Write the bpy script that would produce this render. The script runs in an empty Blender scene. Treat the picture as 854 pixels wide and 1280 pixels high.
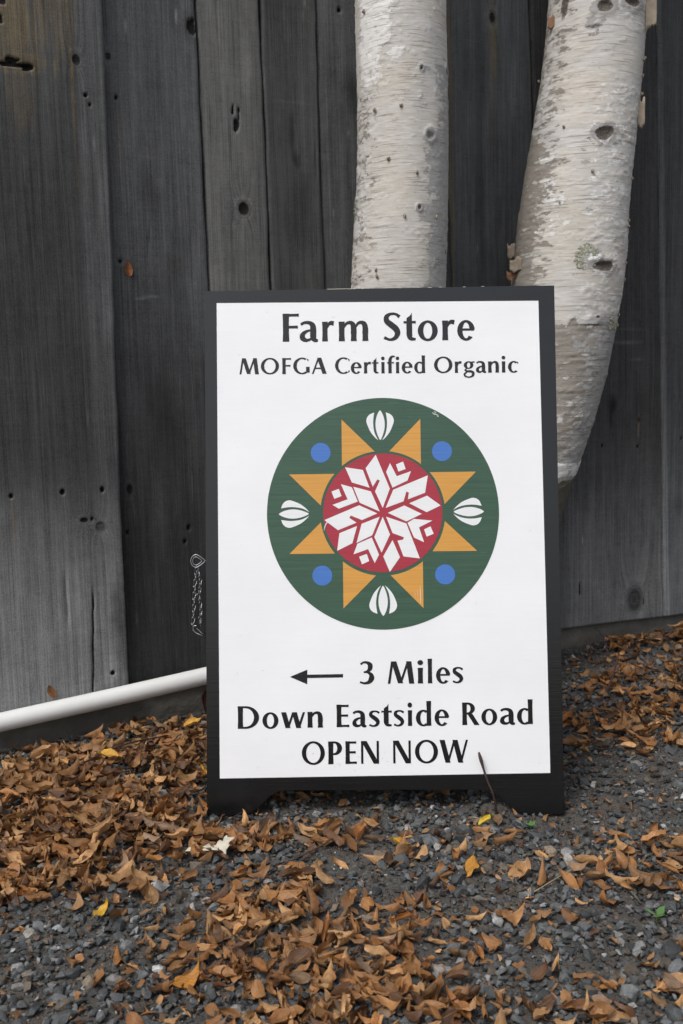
import bpy, bmesh, math, random
import numpy as np
from mathutils import Matrix, Vector

random.seed(7); RNG = np.random.default_rng(11)
S = bpy.context.scene
COL = S.collection

# ------------------------------------------------------------------ camera, sky, sun
CAM_H = 0.7224
def make_camera():
    p, r = math.radians(7.0), math.radians(1.5)
    fwd = Vector((0, math.cos(p), -math.sin(p))); up = Vector((0, math.sin(p), math.cos(p))); rt = Vector((1, 0, 0))
    right = rt*math.cos(r) - up*math.sin(r); cup = rt*math.sin(r) + up*math.cos(r)
    cd = bpy.data.cameras.new('camera'); cd.sensor_fit = 'VERTICAL'; cd.sensor_height = 36.0; cd.sensor_width = 24.0
    cd.lens = 35.0; cd.clip_start = 0.02; cd.clip_end = 600
    cd.dof.use_dof = True; cd.dof.focus_distance = 1.66; cd.dof.aperture_fstop = 9.0
    o = bpy.data.objects.new('camera', cd); COL.objects.link(o)
    m = Matrix.Identity(4)
    for i, v in enumerate((right, cup, -fwd)):
        for k in range(3): m[k][i] = v[k]
    m.translation = (0, 0, CAM_H); o.matrix_world = m
    S.camera = o
make_camera()

SUN_EL, SUN_AZ = 56.0, 217.0          # high, behind the photographer and a little to the left (azimuth clockwise from +Y)
def make_light():
    w = bpy.data.worlds.new('World'); S.world = w; w.use_nodes = True
    t = w.node_tree; t.nodes.clear()
    sky = t.nodes.new('ShaderNodeTexSky'); sky.sky_type = 'NISHITA'; sky.sun_disc = False
    sky.sun_elevation = math.radians(SUN_EL); sky.sun_rotation = math.radians(SUN_AZ)
    sky.air_density = 1.0; sky.dust_density = 4.0
    bw = t.nodes.new('ShaderNodeHueSaturation'); bw.inputs['Saturation'].default_value = 0.42   # overcast: greyed sky
    bg = t.nodes.new('ShaderNodeBackground'); bg.inputs['Strength'].default_value = 0.10
    out = t.nodes.new('ShaderNodeOutputWorld')
    t.links.new(sky.outputs[0], bw.inputs['Color']); t.links.new(bw.outputs[0], bg.inputs['Color']); t.links.new(bg.outputs[0], out.inputs['Surface'])
    l = bpy.data.lights.new('sun', 'SUN'); l.energy = 1.05; l.angle = math.radians(16); l.color = (1, .995, .985)
    o = bpy.data.objects.new('sun', l); COL.objects.link(o)
    e, a = math.radians(SUN_EL), math.radians(SUN_AZ)
    d = Vector((math.sin(a)*math.cos(e), math.cos(a)*math.cos(e), math.sin(e)))
    o.rotation_euler = d.to_track_quat('Z', 'Y').to_euler()
make_light()
S.view_settings.view_transform = 'Standard'; S.view_settings.look = 'None'
S.view_settings.exposure = 0.68; S.view_settings.gamma = 1.0
S.render.engine = 'CYCLES'; S.cycles.max_bounces = 6

# ------------------------------------------------------------------ helpers
def link(o, parent=None):
    COL.objects.link(o)
    if parent is not None: o.parent = parent
    return o
def tag(o, label=None, cat=None, group=None, kind=None):
    if label: o['label'] = label
    if cat: o['category'] = cat
    if group: o['group'] = group
    if kind: o['kind'] = kind
    return o
def empty(name, label, cat, loc=(0, 0, 0), group=None, mat4=None):
    o = bpy.data.objects.new(name, None); o.empty_display_size = .05; COL.objects.link(o)
    if mat4 is not None: o.matrix_world = mat4
    else: o.location = loc
    return tag(o, label, cat, group)
def mesh_obj(name, verts, faces, mat, parent=None, smooth=False, attrs=None):
    me = bpy.data.meshes.new(name)
    me.from_pydata([tuple(map(float, v)) for v in verts], [], [tuple(map(int, f)) for f in faces]); me.update()
    if smooth: me.polygons.foreach_set('use_smooth', [True]*len(me.polygons))
    add_attrs(me, attrs)
    if mat: me.materials.append(mat)
    return link(bpy.data.objects.new(name, me), parent)
def add_attrs(me, attrs):
    for k, v in (attrs or {}).items():
        v = np.asarray(v, np.float32)
        if v.ndim == 1:
            a = me.attributes.new(k, 'FLOAT', 'POINT'); a.data.foreach_set('value', v)
        elif v.shape[1] == 3:
            a = me.attributes.new(k, 'FLOAT_VECTOR', 'POINT'); a.data.foreach_set('vector', v.ravel())
        else:
            a = me.attributes.new(k, 'FLOAT_COLOR', 'POINT'); a.data.foreach_set('color', v.ravel())
def fast_mesh(name, V, F, smooth=False, attrs=None, mat=None):
    """V (n,3) array, F (m,3|4) array"""
    V = np.asarray(V, np.float32); F = np.asarray(F, np.int32)
    me = bpy.data.meshes.new(name); k = F.shape[1]
    me.vertices.add(len(V)); me.vertices.foreach_set('co', V.ravel())
    me.loops.add(F.size); me.loops.foreach_set('vertex_index', F.ravel())
    me.polygons.add(len(F)); me.polygons.foreach_set('loop_start', np.arange(0, F.size, k, dtype=np.int32))
    me.polygons.foreach_set('loop_total', np.full(len(F), k, np.int32))
    me.polygons.foreach_set('use_smooth', np.full(len(F), smooth, bool))
    me.update(calc_edges=True); me.validate()
    add_attrs(me, attrs)
    if mat: me.materials.append(mat)
    return me
def grid_faces(nr, nc, wrap=False):
    i = np.arange(nr-1)[:, None]; j = np.arange(nc if wrap else nc-1)[None, :]
    a = i*nc+j; b = i*nc+(j+1) % nc
    return np.stack([a, b, b+nc, a+nc], -1).reshape(-1, 4)
def hsh(ix, iy, seed):
    with np.errstate(over='ignore'):
        h = (ix.astype(np.int64)*374761393 + iy.astype(np.int64)*668265263 + seed*974711) & 0xffffffff
        h = ((h ^ (h >> 13))*1274126177) & 0xffffffff
        h = h ^ (h >> 16)
    return (h & 0xffff)/65535.0
def vn(x, y, seed=0):
    x = np.asarray(x, float); y = np.asarray(y, float)
    ix = np.floor(x); iy = np.floor(y); fx = x-ix; fy = y-iy
    fx = fx*fx*(3-2*fx); fy = fy*fy*(3-2*fy)
    a = hsh(ix, iy, seed); b = hsh(ix+1, iy, seed); c = hsh(ix, iy+1, seed); d = hsh(ix+1, iy+1, seed)
    return (a*(1-fx)+b*fx)*(1-fy)+(c*(1-fx)+d*fx)*fy
def fbm(x, y, seed=0, octv=4):
    r = 0; a = .5; n = 0
    for k in range(octv):
        r = r+a*vn(x*2**k, y*2**k, seed+k*17); n += a; a *= .5
    return r/n
def sstep(a, b, x):
    t = np.clip((x-a)/(b-a), 0, 1); return t*t*(3-2*t)
def tube(pts, rad, n=8, closed=False, caps=True):
    P = np.asarray(pts, float); m = len(P); rad = np.broadcast_to(np.asarray(rad, float), (m,))
    T = (np.roll(P, -1, 0)-np.roll(P, 1, 0)) if closed else np.gradient(P, axis=0)
    T /= np.linalg.norm(T, axis=1)[:, None]+1e-12
    a = np.array([0, 0, 1.]) if abs(T[0][2]) < .8 else np.array([1., 0, 0])
    V = []
    for i in range(m):
        a = a-T[i]*(a@T[i]); a /= np.linalg.norm(a)+1e-12; b = np.cross(T[i], a)
        for k in range(n):
            t = 2*math.pi*k/n; V.append(P[i]+rad[i]*(math.cos(t)*a+math.sin(t)*b))
    F = []
    for i in range(m if closed else m-1):
        for k in range(n):
            i2 = (i+1) % m; F.append((i*n+k, i*n+(k+1) % n, i2*n+(k+1) % n, i2*n+k))
    if caps and not closed:
        F.append(tuple(range(n-1, -1, -1))); F.append(tuple((m-1)*n+k for k in range(n)))
    return V, F
def merge(parts):
    V = []; F = []
    for v, f in parts:
        o = len(V); V += list(v); F += [tuple(i+o for i in q) for q in f]
    return V, F
def catmull(pts, n=8):
    P = np.asarray(pts, float); P = np.vstack([2*P[0]-P[1], P, 2*P[-1]-P[-2]]); out = []
    for i in range(1, len(P)-2):
        for k in range(n):
            t = k/n
            out.append(.5*((2*P[i])+(-P[i-1]+P[i+1])*t+(2*P[i-1]-5*P[i]+4*P[i+1]-P[i+2])*t*t+(-P[i-1]+3*P[i]-3*P[i+1]+P[i+2])*t**3))
    out.append(P[-2]); return np.array(out)

# ------------------------------------------------------------------ materials
class NT:
    def __init__(s, name):
        s.m = bpy.data.materials.new(name); s.m.use_nodes = True; s.t = s.m.node_tree; s.t.nodes.clear()
        s.out = s.n('ShaderNodeOutputMaterial'); s.p = s.n('ShaderNodeBsdfPrincipled')
        s.t.links.new(s.p.outputs[0], s.out.inputs[0])
    def n(s, typ, ins=None, **props):
        nd = s.t.nodes.new(typ)
        for k, v in props.items(): setattr(nd, k, v)
        for k, v in (ins or {}).items(): s.set(nd.inputs[k], v)
        return nd
    def set(s, sock, v):
        if isinstance(v, bpy.types.NodeSocket): s.t.links.new(v, sock)
        elif isinstance(v, (tuple, list)) and len(v) == 3 and sock.type == 'RGBA': sock.default_value = (*v, 1)
        else: sock.default_value = v
    def math(s, op, a, b=0.0, clamp=False): return s.n('ShaderNodeMath', {0: a, 1: b}, operation=op, use_clamp=clamp).outputs[0]
    def mul(s, a, b): return s.math('MULTIPLY', a, b)
    def add(s, a, b): return s.math('ADD', a, b)
    def rng(s, v, a, b, c=0.0, d=1.0): return s.n('ShaderNodeMapRange', {0: v, 1: a, 2: b, 3: c, 4: d}, clamp=True).outputs[0]
    def mix(s, f, a, b, mode='MIX'):
        nd = s.n('ShaderNodeMix', data_type='RGBA', blend_type=mode)
        s.set(nd.inputs[0], f); s.set(nd.inputs[6], a); s.set(nd.inputs[7], b); return nd.outputs[2]
    def scale(s, vec, xyz): return s.n('ShaderNodeVectorMath', {0: vec, 1: xyz}, operation='MULTIPLY').outputs[0]
    def noise(s, vec, sc=1.0, det=3.0, ro=.5): return s.n('ShaderNodeTexNoise', {'Vector': vec, 'Scale': sc, 'Detail': det, 'Roughness': ro}).outputs[0]
    def attr(s, name, out='Fac'): return s.n('ShaderNodeAttribute', attribute_name=name).outputs[out]
    def obj(s): return s.n('ShaderNodeTexCoord').outputs['Object']
    def gray(s, v): return s.n('ShaderNodeCombineColor', {0: v, 1: v, 2: v}).outputs[0]
    def bump(s, h, dist=.002, st=1.0):
        s.set(s.p.inputs['Normal'], s.n('ShaderNodeBump', {'Height': h, 'Distance': dist, 'Strength': st}).outputs[0])
    def fin(s, col, rough=.8, spec=.4):
        s.set(s.p.inputs['Base Color'], col); s.set(s.p.inputs['Roughness'], rough); s.p.inputs['Specular IOR Level'].default_value = spec; return s.m

def mat_wood():
    t = NT('weathered_wood'); gv = t.attr('gv', 'Vector'); bc = t.attr('bc', 'Color'); kn = t.attr('knot')
    f1 = t.noise(t.scale(gv, (520, 5, 1)), 1, 2, .6); f2 = t.noise(t.scale(gv, (130, 1.6, 1)), 1, 3, .6)
    f3 = t.noise(t.scale(gv, (22, 5, 1)), 1, 5, .65); saw = t.noise(t.scale(gv, (6, 420, 1)), 1, 2, .5); f5 = t.noise(t.scale(gv, (60, 45, 1)), 1, 4, .65)
    v = t.add(t.add(t.mul(f1, .75), t.mul(f2, .48)), t.add(t.mul(f3, .55), t.add(t.mul(saw, .18), t.add(t.mul(f5, .30), t.mul(t.add(t.noise(t.scale(gv, (750, 330, 1)), 1, 2, .6), -.5), .8)))))
    v = t.rng(v, .80, 1.46, .40, 1.60)
    c = t.mix(1.0, bc, t.gray(v), 'MULTIPLY')
    pale = t.rng(t.noise(t.scale(gv, (700, 9, 1)), 1, 2, .5), .66, .76); c = t.mix(t.mul(pale, .26), c, (.26, .25, .235))
    dk = t.rng(t.noise(t.scale(gv, (260, 2.2, 1)), 1, 2, .5), .62, .74); c = t.mix(t.mul(dk, .3), c, (.016, .016, .017))
    k2 = t.rng(t.add(kn, t.mul(t.add(t.noise(gv, 260, 3), -.5), .5)), .35, .75)
    c = t.mix(k2, c, (.008, .007, .006))
    t.bump(t.add(t.mul(f1, .5), t.add(t.mul(f2, .9), t.mul(saw, .25))), .0007, .8)
    return t.fin(c, .82, .25)
def mat_bark():
    t = NT('birch_bark'); uv = t.attr('bv', 'Vector')
    base = t.mix(t.noise(t.scale(uv, (9, 22, 1)), 1, 5, .6), (.43, .40, .355), (.60, .585, .565))
    base = t.mix(t.rng(t.noise(t.scale(uv, (30, 190, 1)), 1, 4, .6), .45, .72, 0, .6), base, (.67, .66, .64))
    base = t.mix(1.0, base, t.mix(t.rng(t.noise(t.scale(uv, (7, 6, 4)), 1, 4, .6), .35, .65), (1.02, .985, .93), (.99, 1.0, 1.02)), 'MULTIPLY')
    fine = t.noise(t.scale(uv, (26, 520, 1)), 1, 3, .6)
    clus = t.rng(t.noise(t.scale(uv, (16, 20, 6)), 1, 3, .6), .38, .62, -.05, .05)
    len1 = t.rng(t.add(t.noise(t.scale(uv, (11, 430, 1)), 1, 1.5, .45), clus), .625, .66); len2 = t.rng(t.noise(t.scale(uv, (70, 330, 3)), 1, 1, .4), .72, .75)
    base = t.mix(t.rng(fine, .56, .70, 0, .38), base, (.36, .32, .27))
    ragged = t.mul(t.add(t.noise(t.scale(uv, (22, 62, 1)), 1, 8, .72), -.5), 2.4)
    pm = t.rng(t.add(t.attr('peel'), ragged), .47, .53)
    under = t.mix(t.noise(t.scale(uv, (20, 150, 2)), 1, 5, .65), (.165, .147, .125), (.375, .342, .30))
    under = t.mix(t.rng(fine, .5, .7, 0, .5), under, (.20, .165, .13))
    c = t.mix(pm, base, under)
    rg2 = t.mul(t.add(t.noise(t.scale(uv, (30, 52, 5)), 1, 8, .72), -.5), 2.4)
    gm = t.rng(t.add(t.attr('grey'), rg2), .46, .54)
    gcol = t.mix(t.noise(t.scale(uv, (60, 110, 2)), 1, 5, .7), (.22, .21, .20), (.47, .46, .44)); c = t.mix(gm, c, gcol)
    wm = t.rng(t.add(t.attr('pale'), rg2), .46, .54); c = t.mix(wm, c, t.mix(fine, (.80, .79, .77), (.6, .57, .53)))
    c = t.mix(t.mul(t.math('MAXIMUM', len1, t.mul(len2, .8)), .55), c, (.20, .165, .13))
    mo = t.rng(t.add(t.attr('moss'), ragged), .42, .6); c = t.mix(mo, c, t.mix(t.noise(uv, 150, 5, .7), (.03, .026, .018), (.16, .15, .11)))
    dm = t.rng(t.add(t.attr('dark'), t.mul(t.add(t.noise(uv, 170, 4, .7), -.5), .9)), .4, .7)
    c = t.mix(dm, c, t.mix(t.rng(t.noise(uv, 330, 4, .7), .35, .65), (.018, .014, .011), (.17, .145, .12)))
    h = t.add(t.add(t.mul(len1, .35), t.mul(pm, -.8)), t.add(t.mul(wm, .5), t.add(t.mul(fine, .5), t.add(t.mul(gm, -.35), t.mul(t.noise(t.scale(uv, (50, 260, 1)), 1, 5, .65), .5)))))
    t.bump(h, .0010, .8)
    return t.fin(c, .72, .3)
def mat_paint(name, col, rough=.42, streak=.10, wear=None, bd=.00025):
    t = NT(name); o = t.obj()
    st = t.noise(t.scale(o, (9, 1, 420)), 1, 3, .6); bl = t.noise(t.scale(o, (5, 1, 7)), 1, 4, .6)
    v = t.add(t.rng(st, .3, .7, 1-streak, 1+streak), t.rng(bl, .3, .7, -.035, .035))
    c = t.mix(1.0, col, t.gray(v), 'MULTIPLY')
    if wear:
        wv = t.rng(t.noise(t.scale(o, (26, 1, 700)), 1, 2, .5), .70, .76); c = t.mix(t.mul(wv, wear[3]), c, wear[:3])
        sp = t.rng(t.noise(o, 210, 2, .5), .80, .84); c = t.mix(t.mul(sp, wear[3]), c, wear[:3])
    t.bump(t.add(st, t.mul(t.noise(o, 300, 2), .3)), bd, .5)
    return t.fin(c, t.rng(bl, .3, .7, rough-.03, rough+.06), .6)
def mat_plain(name, a, b, sc=60, rough=.7, spec=.4, bd=.001, metal=0):
    t = NT(name); o = t.obj(); f = t.noise(o, sc, 5, .65)
    t.p.inputs['Metallic'].default_value = metal
    t.bump(t.noise(o, sc*3, 4, .6), bd, .7)
    return t.fin(t.mix(f, a, b), rough, spec)
def mat_stone(name, perobj):
    t = NT(name)
    col = t.n('ShaderNodeObjectInfo').outputs['Color'] if perobj else t.attr('sc', 'Color')
    pos = t.n('ShaderNodeNewGeometry').outputs['Position']
    f = t.noise(pos, 420, 4, .7); g = t.noise(pos, 90, 3, .6)
    c = t.mix(1.0, col, t.gray(t.add(t.rng(f, .3, .7, .55, 1.2), t.rng(g, .3, .7, -.2, .25))), 'MULTIPLY')
    t.bump(f, .0012, .8)
    return t.fin(c, .72, .4)
def mat_leaf(name, perobj):
    t = NT(name)
    col = t.n('ShaderNodeObjectInfo').outputs['Color'] if perobj else t.attr('lc', 'Color')
    lv = t.attr('lv', 'Vector'); pos = t.n('ShaderNodeNewGeometry').outputs['Position']
    f = t.noise(pos, 160, 5, .65); g = t.noise(pos, 55, 3, .6); sp = t.rng(t.noise(pos, 330, 2, .5), .66, .72)
    c = t.mix(1.0, col, t.gray(t.add(t.rng(f, .3, .7, .76, 1.12), t.rng(g, .3, .7, -.2, .3))), 'MULTIPLY')
    c = t.mix(t.mul(sp, .4), c, (.05, .025, .012))
    x = t.n('ShaderNodeSeparateXYZ', {0: lv})
    ax = t.math('ABSOLUTE', x.outputs[0])
    rib = t.rng(ax, .02, .09, 1, 0); vein = t.rng(t.math('SINE', t.mul(t.add(x.outputs[1], t.mul(ax, -.32)), 62)), .80, 1.0)
    c = t.mix(t.mul(rib, .45), c, (.33, .20, .10)); c = t.mix(t.mul(vein, .28), c, (.30, .18, .09))
    t.bump(t.add(t.mul(rib, -.6), t.add(t.mul(vein, -.4), t.mul(f, .9))), .0011, .8)
    m = t.fin(c, .52, .45)
    tr = t.n('ShaderNodeBsdfTranslucent', {'Color': c}); mx = t.n('ShaderNodeMixShader', {0: .16})
    t.t.links.new(t.p.outputs[0], mx.inputs[1]); t.t.links.new(tr.outputs[0], mx.inputs[2]); t.t.links.new(mx.outputs[0], t.out.inputs[0])
    return m
def mat_soil():
    t = NT('dark_grit_soil'); pos = t.n('ShaderNodeNewGeometry').outputs['Position']
    v = t.n('ShaderNodeTexVoronoi', {'Vector': pos, 'Scale': 190.0}); f = t.noise(pos, 9, 5, .6); g = t.noise(pos, 420, 4, .7)
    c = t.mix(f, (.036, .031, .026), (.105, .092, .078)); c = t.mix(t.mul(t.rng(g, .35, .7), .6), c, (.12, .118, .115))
    c = t.mix(t.rng(v.outputs['Color'], .8, .9, 0, .35), c, (.22, .22, .22))
    t.bump(t.add(t.mul(v.outputs['Distance'], 1.0), g), .003, .9)
    return t.fin(c, .9, .3)
M = dict(wood=mat_wood(), bark=mat_bark(), soil=mat_soil(),
    black=mat_paint('black_board_paint', (.0055, .006, .0068), .17, .18),
    white=mat_paint('white_board_paint', (.82, .825, .835), .40, .012, (.55, .54, .52, .25), .0001),
    ink=mat_paint('black_lettering', (.0055, .0055, .006), .17, .15, (.3, .3, .3, .25)),
    green=mat_paint('green_paint', (.034, .086, .052), .30, .20, (.25, .3, .27, .5)),
    red=mat_paint('red_paint', (.36, .022, .042), .30, .14, (.5, .3, .3, .4)),
    ochre=mat_paint('ochre_paint', (.62, .30, .055), .30, .10, (.6, .5, .3, .4)),
    blue=mat_paint('blue_paint', (.055, .17, .50), .30, .10),
    scuffed=mat_plain('scuffed_paint', (.50, .50, .50), (.66, .66, .66), 300, .6, .4),
    motif=mat_paint('white_motif_paint', (.78, .785, .79), .34, .03),
    pvc=mat_plain('white_pvc', (.62, .62, .60), (.76, .76, .745), 14, .45, .4, .0002),
    footing=mat_plain('weathered_footing', (.065, .06, .052), (.19, .178, .155), 26, .9, .2, .004),
    dark=mat_plain('added_dark_backing', (.012, .012, .012), (.02, .02, .02), 30, .9, .1),
    steel=mat_plain('galvanised_wire', (.26, .27, .275), (.42, .43, .44), 200, .36, .5, .0002, 1.0),
    twig=mat_plain('dark_twig', (.025, .014, .014), (.085, .052, .048), 260, .7, .3, .0008),
    straw=mat_plain('dry_straw', (.20, .15, .08), (.36, .28, .17), 200, .75, .3, .0008),
    curl=mat_plain('curled_bark', (.19, .15, .11), (.40, .335, .26), 60, .75, .3, .0008),
    curl_in=mat_plain('inner_bark', (.16, .075, .04), (.34, .19, .11), 90, .75, .3, .0008),
    lichen=mat_plain('crusty_lichen', (.20, .205, .15), (.52, .52, .41), 190, .95, .1, .003),
    scrap=mat_plain('pale_bark_scrap', (.40, .36, .28), (.64, .60, .51), 70, .75, .3, .0008),
    sprout=mat_plain('green_sprout', (.045, .11, .025), (.09, .19, .045), 90, .6, .4, .0006),
    stone=mat_stone('stone', True), gravel=mat_stone('gravel', False), leaf=mat_leaf('dry_leaf', True), litter=mat_leaf('leaf_litter', False))
# ------------------------------------------------------------------ ground
def gz(x, y):
    x = np.asarray(x, float); y = np.asarray(y, float)
    z = .010*(fbm(x*3+5, y*3+9, 3, 3)-.5)+.006*(fbm(x*14, y*14, 5, 3)-.5)
    z = z+.012*np.exp(-((x+.46)/.2)**2-((y-1.72)/.22)**2)+.014*np.exp(-((x-.245)/.05)**2-((y-1.655)/.04)**2)-.009*np.exp(-((np.abs(x-.06)-.26)/.09)**4-((y-1.59)/.05)**2)
    return z*np.exp(-(np.maximum(0, np.hypot(x, y-1.8)-2.2)/2)**2)
def make_ground():
    def axis(a, b, st): 
        c = np.arange(a, b+1e-6, st); f = np.array([.06, .2, .5, 1.2, 3, 8, 20, 60, 200.])
        return np.concatenate([a-f[::-1], c, b+f])
    X, Y = np.meshgrid(axis(-1.5, 1.9, .012), axis(.5, 3.3, .012))
    V = np.stack([X, Y, gz(X, Y)], -1).reshape(-1, 3)
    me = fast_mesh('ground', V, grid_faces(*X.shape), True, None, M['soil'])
    tag(link(bpy.data.objects.new('ground', me)), kind='structure')
make_ground()

# ------------------------------------------------------------------ plank fence
FA = np.array([-.7197, 1.9874, 0.]); FE = np.array([.8920, .4520, 0.]); FN = np.array([.4520, -.8920, 0.])   # foot of the fence, along it, out of it
fence = empty('plank_fence', 'weathered grey fence of wide vertical boards behind the sign and birches', 'fence', FA)
fence.rotation_euler = (0, 0, math.atan2(FE[1], FE[0]))        # local x runs along the fence, local -y faces the camera
def bx(name, x0, x1, y0, y1, z0, z1, mat, parent):
    v = [(x, y, z) for z in (z0, z1) for y in (y0, y1) for x in (x0, x1)]
    f = [(0, 2, 3, 1), (4, 5, 7, 6), (0, 1, 5, 4), (2, 6, 7, 3), (0, 4, 6, 2), (1, 3, 7, 5)]
    return mesh_obj(name, v, f, mat, parent)
def board(ul0, ul2, ur0, ur2, z0, z1, off, base, seed, fine, marks=(), tones=(), slope=0., thick=.022, res=None):
    """one board; edges given at z=0 and z=2; front face a fine grid with grain that flows round its knots"""
    du, dz = res or ((.003, .0045) if fine else (.02, .06))
    nu = max(4, int((ur0-ul0)/du)); nz = int((z1-z0)/dz)
    s = np.linspace(0, 1, nu); zz = np.linspace(0, 1, nz)
    Sx, Tz = np.meshgrid(s, zz)
    ul = ul0+(ul2-ul0)*(z0+(z1-z0)*Tz)/2; ur = ur0+(ur2-ur0)*(z0+(z1-z0)*Tz)/2
    zb = z0+slope*(ul+(ur-ul)*Sx-ul0); Z = zb+(z1-zb)*Tz
    jl = .0035*(fbm(Z*9, Z*0+seed, seed, 4)-.5)*2; jr = .0035*(fbm(Z*9, Z*0+seed+7, seed+3, 4)-.5)*2
    Uc = ul+jl+(ur+jr-ul-jl)*Sx
    g = Uc+.010*(fbm(Uc*5, Z*1.3, seed+1, 3)-.5); knot = np.zeros_like(Uc); dep = np.zeros_like(Uc)
    tone = np.ones_like(Uc); tan = np.zeros_like(Uc)
    for m in marks:
        k, ku, kz, ru, rz = m[:5]; a = (Uc-ku)/ru; b = (Z-kz)/rz; d = np.hypot(a, b)
        if k == 'knot':
            g = g+ru*1.5*np.sign(a+.01)*np.exp(-(np.abs(a)/1.9)**2-(b/2.6)**2)*np.minimum(np.abs(a)*1.6, 1)
            knot = np.maximum(knot, sstep(1.25, .75, d)*m[5]); dep = dep-.003*sstep(1.0, .5, d)*m[5]
            tone = tone*(1+.30*m[5]*np.exp(-((d-1.6)/.4)**2))*(1-.25*m[5]*np.exp(-((d-1.3)/.2)**2))*(1-(.45 if m[5] < .55 else 0)*sstep(1.15, .9, d))
            g = np.where(d < 1.3, ku+d*ru*.35, g)
        elif k == 'hole': knot = np.maximum(knot, sstep(1.2, .6, d)); dep = dep-.006*sstep(1.1, .5, d)
        elif k == 'rag':
            d2 = d+1.3*(fbm(Uc*70, Z*130, seed+9, 4)-.5)
            knot = np.maximum(knot, sstep(1.1, .75, d2)); dep = dep-.006*sstep(1.1, .6, d2)
        elif k == 'tan': tan = np.maximum(tan, m[5]*sstep(1.3, .4, d+1.5*(fbm(Uc*170, Z*14, seed+5, 4)-.5)))
        elif k == 'stain': tone = tone*(1-m[5]*sstep(1.4, .2, d+.8*(fbm(Uc*40, Z*20, seed+6, 3)-.5)))
        elif k == 'light': tone = tone*(1+m[5]*sstep(1.4, .2, d+.8*(fbm(Uc*40, Z*20, seed+8, 3)-.5)))
        elif k == 'crack':
            c = ku+ru*(Z-kz)+.003*(fbm(Z*30, Z*0, seed, 2)-.5)
            w = sstep(rz+.02, rz-.02, np.abs(Z-kz)); st_ = m[5] if len(m) > 5 else 1.0; knot = np.maximum(knot, sstep(.0030, .0006, np.abs(Uc-c))*w*st_); dep = dep-.004*st_*sstep(.004, .001, np.abs(Uc-c))*w
    for fn in tones: tone = tone*fn(Uc, Z)
    wide = (ur-ul)
    cup = -.004*(Sx-.5)**2*4*(1 if seed % 2 else -1)
    edge = -.0025*(1-sstep(0, .0045, np.minimum(Sx, 1-Sx)*wide))
    y = off+.0013*(fbm(g*90, Z*1.6, seed+2, 3)-.5)+.004*(fbm(Uc*4, Z*1.5, seed+4, 2)-.5)+dep+cup+edge
    V = np.stack([Uc, -y, Z], -1).reshape(-1, 3); F = grid_faces(nz, nu)
    n = len(V); Bk = V.copy(); 
    ring = np.concatenate([np.arange(nu), np.arange(1, nz)*nu+nu-1, (nz-1)*nu+np.arange(nu-2, -1, -1), np.arange(nz-2, 0, -1)*nu])
    bv = V[ring].copy(); bv[:, 1] = -(off-thick); r2 = np.roll(ring, -1); q = n+np.arange(len(ring)); q2 = np.roll(q, -1)
    F = np.vstack([F, np.stack([ring, q, q2, r2], -1)])
    V = np.vstack([V, bv])
    col = np.stack([base[0]*tone, base[1]*tone, base[2]*tone], -1)
    tn = np.array([.135, .110, .072]); col = col*(1-tan[..., None])+tn*tan[..., None]*np.minimum(tone, 1.2)[..., None]
    ex = lambda a: np.concatenate([a.reshape(-1), a.reshape(-1)[ring]])
    gv = np.stack([ex(g), ex(Z), np.full(len(V), seed*3.7)], -1)
    bc = np.stack([ex(col[..., 0]), ex(col[..., 1]), ex(col[..., 2]), np.ones(len(V))], -1)
    me = fast_mesh('board', V, F, True, dict(gv=gv, bc=bc, knot=ex(knot)), M['wood'])
    return link(bpy.data.objects.new('board', me), fence)
JR = random.Random(77)
def worn(u0, u1, n=5):
    out = []
    for _ in range(n):
        u, z = JR.uniform(u0+.01, u1-.01), JR.uniform(.15, 1.6)
        out += [('crack', u, z, JR.uniform(-.02, .02), JR.uniform(.02, .06), JR.uniform(.35, .6))]*(JR.random() < .28)+[('stain', JR.uniform(u0, u1), JR.uniform(.1, 1.6), JR.uniform(.008, .03), JR.uniform(.03, .14), JR.uniform(.12, .35)),
                ('light', JR.uniform(u0, u1), JR.uniform(.1, 1.6), JR.uniform(.004, .02), JR.uniform(.02, .10), JR.uniform(.12, .4)), ('light', JR.uniform(u0, u1), JR.uniform(.1, 1.6), .0022, JR.uniform(.006, .02), JR.uniform(.6, 1.4))]
    return tuple(out)
NL = lambda u, z, ru=.0045, rz=.006: ('hole', u, z, ru, rz)
def lerp(a, b, x, y, v): return y[0]+(y[1]-y[0])*sstep(a, b, v) if False else x+(y-x)*sstep(a, b, v)
TOPZ = 2.05
# far left boards, coarse
for i, (a, b) in enumerate(((-1.30, -1.03), (-1.025, -.80), (-.795, -.53), (-.525, -.30), (-.295, -.055))):
    board(a, a+.02, b, b+.02, .085, TOPZ-.03*(i % 3), .002, (.06+.02*(i % 2), .062+.02*(i % 2), .064+.02*(i % 2)), 40+i, False)
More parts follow.
